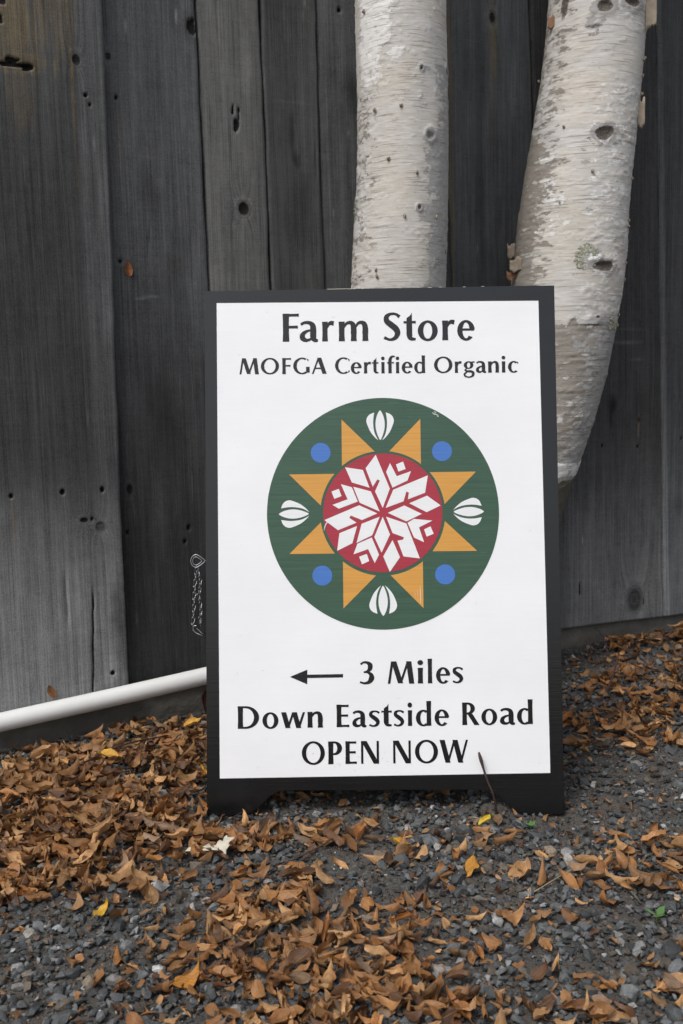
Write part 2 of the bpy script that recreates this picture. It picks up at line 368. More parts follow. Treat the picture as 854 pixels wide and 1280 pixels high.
# B0: wide proud board at the left edge of the picture
def t0(u, z):
    zone = lerp(.22, .64, 3.0, .78, z)                                       # weathered pale towards the bottom
    split = .2335-.012*(1.45-z)+.004*(fbm(z*12, z*0, 3, 3)-.5)
    strip = sstep(-.006, .006, u-split)
    return zone*(1+strip*(lerp(.45, .8, .10, .80, z)))*(1+.35*sstep(1.15, 1.45, z)*(1-strip))
board(-.05, -.02, .2668, .2993, .081, TOPZ, .024, (.068, .069, .069), 1, True, slope=.045, res=(.0022, .0026), marks=worn(0, 0.28)+(
    ('tan', .125, 1.370, .066, .026, 1.0), ('tan', .10, 1.45, .08, .09, .95), ('tan', .20, 1.47, .03, .075, .55), ('tan', .165, 1.43, .05, .05, .35), ('tan', .2215, 1.36, .0045, .19, .95), ('tan', .12, 1.33, .03, .10, .4),
    ('stain', .12, 1.366, .045, .012, .35), ('rag', .105, 1.3625, .034, .0045), ('rag', .1365, 1.3605, .012, .0075), ('rag', .110, 1.372, .014, .0055), ('tan', .12, 1.349, .05, .004, .7), ('rag', .09, 1.49, .018, .02), ('rag', .085, 1.443, .014, .012),
    ('knot', .2317, 1.3861, .009, .012, .75), ('hole', .2469, 1.3206, .0045, .005), ('hole', .2545, 1.303, .003, .004),
    NL(.0529, .5275), NL(.1543, .5285, .0055, .007), NL(.2367, .5278, .005, .007), ('knot', .195, .4671, .009, .006, .8), ('knot', .2274, .4508, .010, .010, .45), NL(.2372, .1333, .0055, .006), NL(.212, .468, .003, .004),
    ('tan', .053, .46, .004, .06, .35), ('crack', .1995, .205, .055, .11)), tones=(t0,))
# B1: dark wide board
def t1(u, z): return lerp(.35, 1.15, .52, 1.22, z)*(1+.18*sstep(.44, .46, u))
board(.24, .262, .5001-.003, .4937-.003, .075, TOPZ, 0, (.065, .067, .068), 2, True, marks=worn(0.27, 0.49)+(
    ('knot', .3017, 1.408, .007, .009, .7), NL(.3138, 1.3282, .004, .006), ('knot', .300, .5227, .007, .011, .9), NL(.2894, .4305, .004, .006), NL(.305, 1.0, .006, .004), ('rag', .4825, 1.488, .011, .017), ('stain', .478, 1.49, .02, .03, .6),
    NL(.4274, .4279), NL(.4174, .3987, .004, .006), ('tan', .315, 1.23, .003, .07, .3), ('stain', .38, .75, .10, .22, .25), ('light', .37, .93, .02, .0025, .8), ('light', .345, .925, .015, .002, .8)), tones=(t1,))
# B2: lightest narrow board with knot
board(.5001+.003, .4937+.003, .6548-.0025, .6374-.0025, .07, TOPZ-.04, .003, (.125, .124, .119), 3, True, marks=worn(0.5, 0.65)+(
    ('rag', .575, 1.300, .008, .016), ('rag', .568, 1.325, .0025, .016), ('rag', .582, 1.325, .0025, .018), ('knot', .5843, 1.1221, .0125, .0145, 1.0), ('stain', .558, 1.27, .004, .06, .4), ('stain', .635, 1.2, .012, .4, .12)), tones=(lambda u, z: lerp(.3, .8, .7, 1, z),))
# B3
board(.6548+.003, .6374+.003, .7848-.002, .7718-.002, .065, TOPZ, 0, (.062, .062, .0605), 4, True, marks=worn(0.655, 0.78)+(
    ('stain', .7072, 1.285, .008, .055, .55), ('stain', .716, 1.235, .012, .022, .6), ('light', .70, 1.36, .05, .0018, .3), ('light', .70, 1.345, .05, .0015, .25), ('stain', .72, 1.1, .045, .08, .2)))
# B4 + hidden neighbour behind the straight trunk
board(.7848+.0025, .7718+.0025, .968, .955, .06, TOPZ-.02, .002, (.082, .085, .085), 5, True, marks=worn(0.785, 0.95)+(NL(.834, 1.5706, .006, .006), ('stain', .865, 1.40, .028, .04, .55), ('stain', .89, 1.2, .03, .3, .3)))
board(.972, .96, 1.142, 1.105, .06, TOPZ, 0, (.055, .058, .06), 6, True)
# B5 between the trunks
board(1.147, 1.11, 1.4399-.003, 1.3555-.003, .058, TOPZ, .002, (.082, .086, .0895), 7, True, marks=worn(1.14, 1.4)+(
    ('tan', 1.128, 1.2, .011, .75, .6), ('knot', 1.253, 1.6127, .009, .014, .75), ('tan', 1.2545, 1.56, .014, .11, .6), ('tan', 1.249, 1.45, .006, .2, .35), ('tan', 1.1991, 1.4239, .0035, .005, 1.0), ('stain', 1.215, 1.35, .015, .4, .3)))
# B6 broad board right of the sign
def t6(u, z): return lerp(.10, .64, 3.5, 1.0, z)*(1-.25*sstep(1.52, 1.46, u))
board(1.4399+.003, 1.3555+.003, 1.8425-.004, 1.776-.004, .062, TOPZ, 0, (.050, .050, .049), 8, True, slope=-.036, marks=worn(1.44, 1.8)+(
    ('knot', 1.7302, .112, .026, .036, .5), ('rag', 1.5329, .1663, .003, .02), ('stain', 1.6452, .6644, .016, .03, .75), ('stain', 1.638, .63, .006, .03, .6), ('knot', 1.7382, .6175, .005, .008, .5), ('tan', 1.7382, .60, .004, .035, .7),
    NL(1.6093, .5527, .005, .006), NL(1.7363, .5443, .005, .006), ('light', 1.69, .83, .05, .006, 1.0), ('light', 1.727, .7842, .03, .004, .8), ('light', 1.70, .866, .06, .004, .6), ('rag', 1.765, .098, .003, .012)), tones=(t6,))
# B7 at the right edge
def t7(u, z): return (1+.7*sstep(.022, .016, u-(1.846-.034*z)))*lerp(.1, .75, 2.6, 1.05, z)
board(1.8425+.004, 1.776+.004, 2.11, 2.07, .047, TOPZ-.03, .004, (.056, .0575, .058), 9, True, tones=(t7,), slope=-.02, marks=worn(1.85, 2.1)+(NL(1.90, .56),))
for i, (a, b) in enumerate(((2.115, 2.36), (2.365, 2.60), (2.605, 2.9), (2.905, 3.15))):
    board(a, a-.03, b, b-.03, .045, TOPZ-.03*(i % 2), .002, (.06, .061, .062), 60+i, False)
bx('added_backing', -1.3, 3.15, .036, .050, .04, 1.98, M['dark'], fence)  # unseen panel, added so no daylight shows through the gaps between boards
for z in (.35, 1.15, 1.85): bx('rail', -1.3, 3.15, .0505, .095, z-.045, z+.045, M['footing'], fence)
for u in (-1.1, .9, 2.9): bx('post', u-.05, u+.05, .0955, .19, -.3, 2.0, M['footing'], fence)
def footing():
    nu, nz = 420, 30
    U, Zs = np.meshgrid(np.linspace(-1.3, 3.15, nu), np.linspace(-.12, .105, nz))
    y = -.012+.010*(fbm(U*11, Zs*24, 71, 4)-.5)+.005*(fbm(U*40, Zs*90, 72, 3)-.5)
    crk = np.abs(Zs-(.055+.02*np.sin(U*9)+.012*(fbm(U*18, U*0, 8, 3)-.5)))
    y = y-.007*sstep(.005, .001, crk)*(fbm(U*5, U*0, 4, 2) > .48)
    V = np.stack([U, -y, Zs], -1).reshape(-1, 3); F = grid_faces(nz, nu)
    top = V.reshape(nz, nu, 3)[-1].copy(); top[:, 1] = .034
    n = len(V); V = np.vstack([V, top]); k = np.arange(nu-1)+(nz-1)*nu
    F = np.vstack([F, np.stack([k, k+1, n+np.arange(1, nu), n+np.arange(nu-1)], -1)])
    link(bpy.data.objects.new('base_beam', fast_mesh('base_beam', V, F, True, None, M['footing'])), fence)
footing()

# ------------------------------------------------------------------ white pipe along the fence foot
def pipe():
    a = np.array([-.699, 1.942, .075]); b = np.array([-.311, 2.138, .103]); d = (b-a)/np.linalg.norm(b-a)
    t = np.linspace(-1.0, .62, 60); P = a+t[:, None]*d; P[:, 2] += -.004*np.sin((t-.0)*7)*np.clip(np.abs(t), 0, .2)
    V, F = tube(P, .0193, 28, caps=False); V2, F2 = tube(P, .0165, 28, caps=False); n = len(V); k = 28
    F2 = [tuple(reversed(q)) for q in F2]; V, F = merge([(V, F), (V2, F2)])
    m = len(P)-1
    for r in (0, m):
        for j in range(k):
            q = (r*k+j, r*k+(j+1) % k, n+r*k+(j+1) % k, n+r*k+j); F.append(q if r else tuple(reversed(q)))
    o = mesh_obj('pipe', V, F, M['pvc'], None, True)
    tag(o, 'white plastic pipe sloping along the foot of the fence left of the sign', 'pipe')
pipe()

# ------------------------------------------------------------------ birches
def birch(label, axis, marks, seed, ztop):
    """axis rows: (x,y,z,r). marks in (s, z): s = -1..1 across the face seen from the camera side"""
    A = np.array(sorted(axis, key=lambda r: r[2])); base = A[0]
    root = empty('birch_tree', label, 'tree', (base[0], base[1], 0))
    zv = np.concatenate([np.linspace(-.05, 1.75, 600), np.linspace(1.76, ztop, 60)])
    cx, cy, rr = (np.interp(zv, A[:, 2], A[:, i]) for i in (0, 1, 3))
    k = np.ones(61)/61
    sm = lambda v: np.convolve(np.pad(v, 30, mode='edge'), k, 'valid'); cx, cy, rr = sm(cx), sm(cy), sm(rr)
    n1, n2 = 150, 34
    th = np.concatenate([np.linspace(-1.75, 1.75, n1, endpoint=False), np.linspace(1.75, 2*math.pi-1.75, n2, endpoint=False)])   # 0 faces the camera (-Y)
    TH, Z = np.meshgrid(th, zv); R0 = rr[:, None]; view = np.arctan2(cx, cy)[:, None]
    s = np.sin(TH); front = np.cos(TH) > -.1
    arc = TH*.125
    peel = np.zeros_like(Z); grey = np.zeros_like(Z); pale = np.zeros_like(Z); dark = np.zeros_like(Z); moss = np.zeros_like(Z); dsp = np.zeros_like(Z)
    for m in marks:
        k = m[0]
        if callable(m[1]):
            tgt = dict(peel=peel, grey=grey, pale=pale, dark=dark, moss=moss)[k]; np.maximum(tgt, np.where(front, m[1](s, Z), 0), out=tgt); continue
        _, ks, kz, ru, rz = m[:5]; d = np.hypot((np.arcsin(np.clip(ks, -1, 1))-TH)*.125/ru, (Z-kz)/rz); d = d*(.75+.6*fbm(arc*75+kz*31, Z*75, seed+21, 3))
        if k == 'knot':
            dark[:] = np.maximum(dark, sstep(1.25, .7, d)*m[5]); dsp += .0022*np.exp(-((d-1.25)/.6)**2)-.003*sstep(1.0, .3, d)+.004*sstep(1.3, .8, d)*(fbm(arc*260, Z*260, seed+22, 3)-.5); grey[:] = np.maximum(grey, sstep(2.2, 1.2, d)*.8)
        elif k == 'dark': dark[:] = np.maximum(dark, sstep(1.5, .5, d)*m[5])
        elif k == 'grey': grey[:] = np.maximum(grey, sstep(1.6, .5, d)*m[5])
        elif k == 'pale': pale[:] = np.maximum(pale, sstep(1.6, .5, d)*m[5])
        elif k == 'peel': peel[:] = np.maximum(peel, sstep(1.6, .5, d)*m[5])
        elif k == 'bulge': dsp += m[5]*np.exp(-d*d)
    rag = (fbm(arc*22, Z*62, seed+4, 6)-.5)*2.4
    dsp += .006*(fbm(arc*7, Z*4, seed, 3)-.5)+.0012*(fbm(arc*22, Z*60, seed+1, 5)-.5)-.0012*sstep(.45, .55, peel+rag)+.0009*sstep(.45, .55, pale+rag)
    chips = sstep(.70, .78, fbm(arc*60, Z*140, seed+8, 3)); dsp += .0010*chips
    R = R0+dsp
    # face direction: theta 0 points to the camera
    dirx = np.sin(TH-view); diry = -np.cos(TH-view)
    V = np.stack([cx[:, None]+R*dirx-base[0], cy[:, None]+R*diry-base[1], Z], -1).reshape(-1, 3)
    nz, nt = Z.shape; F = grid_faces(nz, nt, True)
    tv = np.array([[cx[-1]-base[0], cy[-1]-base[1], ztop+.01]]); n = len(V); V = np.vstack([V, tv])
    F = np.vstack([F, np.stack([(nz-1)*nt+np.arange(nt), (nz-1)*nt+(np.arange(nt)+1) % nt, np.full(nt, n), np.full(nt, n)], -1)])
    F3 = F[-nt:, :3]; F = F[:-nt]
    bv = np.stack([arc, Z, np.full_like(Z, seed*2.3)], -1).reshape(-1, 3)
    at = dict(bv=np.vstack([bv, bv[-1:]]))
    for nm, a in (('peel', peel), ('grey', grey), ('pale', pale), ('dark', dark), ('moss', moss)): at[nm] = np.append(a.reshape(-1), 0)
    me = fast_mesh('trunk', V, F, True, at, M['bark'])
    tr = link(bpy.data.objects.new('trunk', me), root)
    def surf(ss, z, lift=.0):
        t = math.asin(max(-1, min(1, ss))); i = float(np.interp(z, zv, np.arange(len(zv)))); i = int(i)
        v = math.atan2(cx[i], cy[i]); r = rr[i]+lift
        return np.array([cx[i]+r*math.sin(t-v)-base[0], cy[i]-r*math.cos(t-v)-base[1], z]), np.array([math.sin(t-v), -math.cos(t-v), 0]), np.array([math.cos(t-v), math.sin(t-v), 0])
    return root, surf
def curl(parent, surf, s, z, w, h, lift, turns, mat, name='bark_curl', seed=0, side=1):
    """a sheet of bark rolled away from the trunk: grid h tall, w along the roll"""
    r = random.Random(seed); p, nrm, tan = surf(s, z); n1, n2 = 9, 7; V = []
    for i in range(n1):
        for j in range(n2):
            t = i/(n1-1); ang = turns*t; rad = w/max(turns, .2)
            along = rad*math.sin(ang); out = rad*(1-math.cos(ang))+lift*t
            hh = (j/(n2-1)-.5)*h*(1-.25*t*r.random())
            if j in (0, n2-1): hh *= .55+.75*fbm(i*.9+seed*3, j*1.0, seed, 2)
            V.append(p+tan*side*(along+(.25*w*(fbm(j*.8+seed, i*.3, seed+5, 2)-.5)*t))+nrm*(out+.001)+np.array([0, 0, hh+.003*math.sin(7*t+j)]))
    F = [(i*n2+j, i*n2+j+1, (i+1)*n2+j+1, (i+1)*n2+j) for i in range(n1-1) for j in range(n2-1)]
    o = mesh_obj(name, V, F, mat, parent, True)
    sd = o.modifiers.new('thickness', 'SOLIDIFY'); sd.thickness = .0012
    return o
def zl(py): return 1.548-py*.001683
def zr(py): return 1.6226-py*.001872
LA = [(.1556, 2.2516, 1.548, .0978), (.1547, 2.2511, 1.3838, .0982), (.1528, 2.2502, 1.2165, .0995), (.1478, 2.2477, 1.0973, .1027), (.1425, 2.245, 1.0113, .1049), (.1385, 2.243, .9473, .1042),
      (.115, 2.245, .5143, .112), (.085, 2.25, .2142, .120), (.075, 2.25, .05, .13), (.075, 2.25, -.06, .14), (.157, 2.252, 1.9, .097), (.165, 2.25, 2.7, .085)]
RA = [(0.6378, 2.4868, 1.6226, 0.1149), (0.6266, 2.4811, 1.4854, 0.1164), (0.6066, 2.471, 1.346, 0.1215), (0.5757, 2.4553, 1.1585, 0.1286), (0.5598, 2.4472, .9893, 0.1342), (0.5415, 2.438, .8563, 0.1297),
      (0.5198, 2.427, .7227, 0.1262), (0.4689, 2.4012, .5707, 0.1209), (0.4110, 2.3729, .4297, 0.1175), (0.3450, 2.34, .1941, 0.1180), (0.3250, 2.335, .05, 0.1220), (0.3250, 2.335, -.06, 0.1300), (0.6700, 2.50, 1.9, 0.1170), (0.7400, 2.53, 2.7, 0.1000)]
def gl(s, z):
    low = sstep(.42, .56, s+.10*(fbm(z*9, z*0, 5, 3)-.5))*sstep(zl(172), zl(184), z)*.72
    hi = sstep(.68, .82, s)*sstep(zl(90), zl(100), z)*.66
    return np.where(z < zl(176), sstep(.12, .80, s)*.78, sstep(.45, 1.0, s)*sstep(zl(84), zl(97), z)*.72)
def pl(s, z):
    lim = np.interp(z, [zl(200), zl(145), zl(120), zl(75), zl(60), zl(20), 2], [-.75, -.6, -.45, -.42, -.15, -.2, -.2])
    return sstep(lim+.3, lim-.25, s)*sstep(-1.1, -.75, s)*sstep(zl(170), zl(90), z)*.78
def tanl(s, z): return sstep(-.15, -.9, s)*sstep(zl(80), zl(130), z)*.40
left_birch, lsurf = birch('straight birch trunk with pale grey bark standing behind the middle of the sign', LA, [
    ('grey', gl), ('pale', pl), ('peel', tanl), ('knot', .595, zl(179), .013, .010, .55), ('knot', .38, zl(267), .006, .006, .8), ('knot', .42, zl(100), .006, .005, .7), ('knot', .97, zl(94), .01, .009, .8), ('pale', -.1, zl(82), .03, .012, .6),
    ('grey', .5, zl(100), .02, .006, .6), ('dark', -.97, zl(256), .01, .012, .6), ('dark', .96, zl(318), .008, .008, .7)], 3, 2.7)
def pr(s, z):
    lim = np.interp(z, [zr(640), zr(415), zr(408), zr(355), zr(300), zr(240), zr(205), zr(185), zr(165), zr(110), 2], [-.9, -.9, -.9, -.45, -.42, -.32, -.35, -.45, -.9, -1, -1.5])
    band = np.maximum(sstep(lim+.45, lim-.45, s+.12*(fbm(z*14, s*3, 6, 3)-.5))*.72, 0); z2 = z+.02*(fbm(s*6, z*20, 9, 3)-.5)
    return np.where(z < zr(408)+.07*(fbm(s*5, z*3, 12, 4)-.5), .70, band)*(1-sstep(zr(602), zr(596), z2)*sstep(zr(574), zr(582), z2)*.9)
def pr2(s, z): return np.maximum(sstep(-.2, -.5, s)*sstep(zr(240), zr(150), z)*.40, sstep(-.75, -.95, s)*.45)
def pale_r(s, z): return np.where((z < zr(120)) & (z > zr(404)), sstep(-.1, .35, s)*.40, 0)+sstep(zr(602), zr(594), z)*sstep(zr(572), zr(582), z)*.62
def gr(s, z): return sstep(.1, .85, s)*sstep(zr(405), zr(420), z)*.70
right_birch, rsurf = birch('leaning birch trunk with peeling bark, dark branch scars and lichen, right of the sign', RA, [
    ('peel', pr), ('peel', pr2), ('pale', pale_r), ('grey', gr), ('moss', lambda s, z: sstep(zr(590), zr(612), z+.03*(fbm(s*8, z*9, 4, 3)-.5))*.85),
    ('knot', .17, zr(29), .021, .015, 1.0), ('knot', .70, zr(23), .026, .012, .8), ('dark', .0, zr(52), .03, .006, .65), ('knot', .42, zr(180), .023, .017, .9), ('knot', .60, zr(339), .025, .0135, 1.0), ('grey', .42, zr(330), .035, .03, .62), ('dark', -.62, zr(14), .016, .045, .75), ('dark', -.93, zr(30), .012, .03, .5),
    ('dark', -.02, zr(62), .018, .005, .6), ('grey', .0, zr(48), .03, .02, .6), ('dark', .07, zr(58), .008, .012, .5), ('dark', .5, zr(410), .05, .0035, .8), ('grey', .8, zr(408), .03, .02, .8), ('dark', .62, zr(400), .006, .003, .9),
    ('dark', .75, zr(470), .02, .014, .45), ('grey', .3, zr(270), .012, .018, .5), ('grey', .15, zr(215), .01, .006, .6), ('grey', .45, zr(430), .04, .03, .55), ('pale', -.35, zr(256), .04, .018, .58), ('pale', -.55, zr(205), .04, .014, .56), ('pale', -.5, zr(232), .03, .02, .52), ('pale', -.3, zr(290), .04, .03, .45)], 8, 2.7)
# curls and flakes of loose bark
curl(right_birch, rsurf, -.80, zr(331), .026, .034, .006, .9, M['curl'], seed=1, side=-1)
curl(right_birch, rsurf, -.88, zr(342), .020, .024, .006, 2.2, M['curl_in'], seed=2, side=-1)
curl(right_birch, rsurf, .955, zr(25), .018, .095, .014, .9, M['curl'], seed=3)
curl(right_birch, rsurf, .975, zr(148), .012, .07, .008, 1.2, M['curl'], seed=4)
curl(right_birch, rsurf, -.97, zr(310), .016, .035, .008, .8, M['curl'], seed=5, side=-1)
curl(right_birch, rsurf, -.80, zr(33), .014, .03, .004, .8, M['curl_in'], seed=6, side=-1)
rr_ = random.Random(5)
for k in range(26):
    left = k % 3 == 0
    if left: curl(left_birch, lsurf, rr_.choice((-1, 1))*rr_.uniform(.0, .99), zl(rr_.uniform(0, 350)), rr_.uniform(.003, .007), rr_.uniform(.003, .006), .003, rr_.uniform(.3, 1.2), M['curl'], 'bark_flake', k, rr_.choice((-1, 1)))
    else: curl(right_birch, rsurf, rr_.choice((rr_.uniform(-.95, .9), .985, .985, -.985)), zr(rr_.uniform(60, 410)), rr_.uniform(.003, .008), rr_.uniform(.002, .006), .002, rr_.uniform(.3, 1.3), M['curl'], 'bark_flake', k, rr_.choice((-1, 1)))
def lichen(parent, surf, s0, z0, w, h, n, seed, name='lichen'):
    r = random.Random(seed); parts = []
    for _ in range(n):
        a = r.uniform(0, 6.28); q = math.sqrt(r.random()); s = s0+q*math.cos(a)*w/.135; z = z0+q*math.sin(a)*h
        p, nr, tn = surf(s, z, .0005); R = r.uniform(.0014, .0036); k = 6; V = [p+nr*R*.55]; 
        for i in range(k):
            t = 6.283*i/k; q2 = R*r.uniform(.7, 1.3); V.append(p+tn*q2*math.cos(t)+np.array([0, 0, q2*math.sin(t)])+nr*r.uniform(-.0006, .0012))
        parts.append((V, [(0, 1+i, 1+(i+1) % k) for i in range(k)]))
    V, F = merge(parts); return mesh_obj(name, V, F, M['lichen'], parent)
lichen(right_birch, rsurf, .31, zr(328), .028, .030, 250, 3)
lichen(right_birch, rsurf, .90, zr(408), .014, .014, 50, 4)
lichen(left_birch, lsurf, -.97, zl(257), .006, .018, 26, 5)
# ------------------------------------------------------------------ sandwich board sign
SU = Vector((.99958482, -.02623682, -.01190854)); SV = Vector((.01604212, .16345876, .98641973)); SN = Vector((-.02393397, -.98620123, .16381179))
def sign_matrix():
    m = Matrix.Identity(4)
    for i, v in enumerate((SU, -SN, SV)):
        for k in range(3): m[k][i] = v[k]
    m.translation = (.06057, 1.62293, 0); return m
sign = empty('sandwich_board', 'white and black sandwich board advertising a farm store, propped in front of the birches', 'sign', mat4=sign_matrix())
def board_outline(x0=-.305, x1=.305, h=.909):
    pts = [(x0, 0), (x0, h), (x1, h), (x1, 0), (.236, 0), (.222, .006), (.205, .020), (.192, .033), (.178, .040), (.160, .042)]
    pts += [(-.165, .042), (-.183, .040), (-.196, .033), (-.208, .020), (-.224, .006), (-.238, 0)]
    return pts
def slab(name, pts, y0, y1, mat, parent, bev=.0015):
    bm = bmesh.new(); a = [bm.verts.new((x, y0, z)) for x, z in pts]; b = [bm.verts.new((x, y1, z)) for x, z in pts]; n = len(pts)
    bm.faces.new(a); bm.faces.new(b[::-1])
    for i in range(n): bm.faces.new((a[i], b[i], b[(i+1) % n], a[(i+1) % n]))
    bmesh.ops.recalc_face_normals(bm, faces=bm.faces[:])
    if bev: bmesh.ops.bevel(bm, geom=[e for e in bm.edges if abs(e.verts[0].co.y-e.verts[1].co.y) < 1e-6], offset=bev, segments=2, affect='EDGES')
    me = bpy.data.meshes.new(name); bm.to_mesh(me); bm.free(); me.materials.append(mat)
    return link(bpy.data.objects.new(name, me), parent)
front = slab('front_panel', board_outline(), 0, .016, M['black'], sign)
rear = slab('rear_panel', board_outline(), 0, .016, M['black'], sign)
rear.matrix_local = Matrix.Translation((0, .020, .905)) @ Matrix.Rotation(math.radians(18.6), 4, 'X') @ Matrix.Translation((0, 0, -.909))
rear['label'] = 'black back leg panel of the sign opened behind the front'
for x in (-.2, .2): bx('hinge', x-.03, x+.03, .0165, .0195, .86, .9085, M['steel'], sign)
def sheet(name, polys, lift, mat, parent):
    """flat painted print: list of (pts, faces|None) laid one hair proud of the panel"""
    V = []; F = []
    for k, pf in enumerate(polys):
        pts, fs = pf if isinstance(pf, tuple) else (pf, None)
        o = len(V); V += [(x, -lift-.00003*(k % 7), z) for x, z in pts]
        for f in (fs or [range(len(pts))]): F.append([o+i for i in f])
    bm = bmesh.new(); vs = [bm.verts.new(v) for v in V]
    for f in F:
        try: bm.faces.new([vs[i] for i in f])
        except ValueError: pass
    bm.normal_update()
    for f in bm.faces:
        if f.normal.y > 0: f.normal_flip()
    bmesh.ops.triangulate(bm, faces=[f for f in bm.faces if len(f.verts) > 4])
    me = bpy.data.meshes.new(name); bm.to_mesh(me); bm.free(); me.materials.append(mat)
    return link(bpy.data.objects.new(name, me), parent)
def disc(c, r, n=96): return [(c[0]+r*math.cos(6.28318530718*i/n), c[1]+r*math.sin(6.28318530718*i/n)) for i in range(n)]
white = sheet('white_field', [[(-.2838, .887), (.2767, .882), (.2821, .0703), (-.2823, .0635)]], .0006, M['white'], front)
EC = (.0022, .5158); ER = .2003
emblem = sheet('round_emblem', [disc(EC, ER, 160)], .0010, M['green'], sign)
sheet('red_centre', [disc((.0023, .5166), .1027, 96)], .0013, M['red'], emblem)
SNOW = [[[-0.0087, 0.6171], [0.0151, 0.5583], [0.0024, 0.5249], [-0.0106, 0.5536], [-0.002, 0.5723], [-0.0063, 0.5744], [-0.0143, 0.5616], [-0.0265, 0.5939]], [[-0.0619, 0.5961], [-0.0312, 0.5911], [-0.0199, 0.5602], [-0.0505, 0.5696]], [[-0.0482, 0.5623], [-0.0176, 0.5537], [-0.0029, 0.5188], [-0.0374, 0.5344]], [[0.0159, 0.6025], [0.0273, 0.5795], [0.0519, 0.588], [0.0458, 0.572], [0.0197, 0.5597], [0.009, 0.587]], [[0.0384, 0.6048], [0.0429, 0.5919], [0.0303, 0.5874], [0.0261, 0.6]], [[0.0074, 0.5248], [0.0209, 0.5562], [0.0809, 0.5803], [0.0758, 0.5503], [0.046, 0.5393], [0.0479, 0.5509], [0.0435, 0.5527], [0.0384, 0.5359]], [[0.0482, 0.5325], [0.0792, 0.5453], [0.1022, 0.5281], [0.078, 0.5167]], [[0.0111, 0.5163], [0.0397, 0.5288], [0.0698, 0.5139], [0.0429, 0.5011]], [[0.056, 0.5053], [0.0879, 0.5021], [0.0645, 0.4907], [0.0729, 0.465], [0.0556, 0.4733], [0.0449, 0.499]], [[0.0843, 0.4922], [0.0897, 0.4794], [0.0774, 0.4745], [0.0732, 0.4871]], [[0.0081, 0.5096], [0.0428, 0.4976], [0.0653, 0.4372], [0.0372, 0.4409], [0.0271, 0.4681], [0.0367, 0.4697], [0.0385, 0.4738], [0.0188, 0.4813]], [[0.0186, 0.4693], [0.0311, 0.4396], [0.0133, 0.4145], [0.0023, 0.4413]], [[0.0022, 0.5097], [0.0144, 0.479], [-0.0005, 0.4477], [-0.0127, 0.4749]], [[-0.0171, 0.4741], [-0.0049, 0.4443], [-0.0124, 0.4298], [-0.0237, 0.4541], [-0.0489, 0.4453], [-0.042, 0.4636]], [[-0.0261, 0.4459], [-0.0219, 0.4334], [-0.0345, 0.428], [-0.0393, 0.4411]], [[-0.003, 0.5098], [-0.0162, 0.4779], [-0.0434, 0.465], [-0.0343, 0.4979]], [[-0.0422, 0.4942], [-0.0507, 0.4645], [-0.077, 0.4517], [-0.0729, 0.482]], [[-0.007, 0.5156], [-0.0336, 0.5043], [-0.0531, 0.5124], [-0.0555, 0.5083], [-0.043, 0.5], [-0.0752, 0.4872], [-0.0984, 0.505], [-0.0383, 0.53]], [[-0.0695, 0.5669], [-0.0505, 0.5614], [-0.0406, 0.5365], [-0.0734, 0.5243], [-0.0844, 0.5311], [-0.0581, 0.5405]], [[-0.0731, 0.5588], [-0.0685, 0.5461], [-0.0811, 0.5413], [-0.086, 0.5542]]]
for s_ in SNOW: sheet('snowflake_piece', [[tuple(q) for q in s_]], .0016, M['motif'], emblem)
TIPS = [(-.0673, .6793), (.0693, .6788), (-.1592, .585), (.164, .5859), (-.1596, .447), (.1639, .4492), (-.0672, .3524), (.0704, .3519)]
for tx, tz in TIPS:                                             # eight ochre points standing on the inner ring
    dx, dz = tx-EC[0], tz-EC[1]; R = .1078
    if abs(dz) > abs(dx): a0 = (dx*1.0, math.copysign(math.sqrt(R*R-dx*dx), dz)); x1 = math.copysign(.0125, dx); a1 = (x1, math.copysign(math.sqrt(R*R-x1*x1), dz))
    else: a0 = (math.copysign(math.sqrt(R*R-dz*dz), dx), dz); z1 = math.copysign(.0145, dz); a1 = (math.copysign(math.sqrt(R*R-z1*z1), dx), z1)
    t0_, t1_ = math.atan2(a0[1], a0[0]), math.atan2(a1[1], a1[0])
    arc = [(EC[0]+R*math.cos(t0_+(t1_-t0_)*i/10), EC[1]+R*math.sin(t0_+(t1_-t0_)*i/10)) for i in range(11)]
    sheet('ochre_point', [[(tx, tz)]+arc], .0013, M['ochre'], emblem)
for c in ((-.104, .6219), (.1059, .622), (-.1032, .4092), (.1083, .4092)): sheet('blue_dot', [disc(c, .0172, 48)], .0013, M['blue'], emblem)
def seed_motif(c, ang):
    ca, sa = math.cos(ang), math.sin(ang)
    def place(pts): return [(c[0]+x*ca-y*sa, c[1]+x*sa+y*ca) for x, y in pts]
    L = .0262
    ves = [(.0080*math.sin(math.pi*t)**.75*(1+.22*(t-.5)), -L+2*L*t) for t in np.linspace(0, 1, 20)]
    poly = [ves+[(-x, y) for x, y in ves[::-1]]]
    for sg_ in (1, -1):
        outer = [(.0030, -.0266), (.0090, -.0215), (.0165, -.0120), (.0215, -.0010), (.0238, .0070), (.0222, .0140), (.0175, .0190), (.0100, .0222)]
        inner = [(.0118, .0100), (.0118, -.0010), (.0098, -.0130), (.0062, -.0215)]
        o = [tuple(p) for p in catmull(outer, 5)]; i_ = [tuple(p) for p in catmull([outer[-1]]+inner+[outer[0]], 5)][1:-1]
        q = [(sg_*x, y) for x, y in o+i_]; poly.append(q)
    sheet('seed_motif', [place(p) for p in poly], .0013, M['motif'], emblem)
for c, a in (((-.0004, .6686), 0), ((-.1514, .5161), math.pi/2), ((.1505, .5169), -math.pi/2), ((.0012, .3649), math.pi)): seed_motif(c, a)

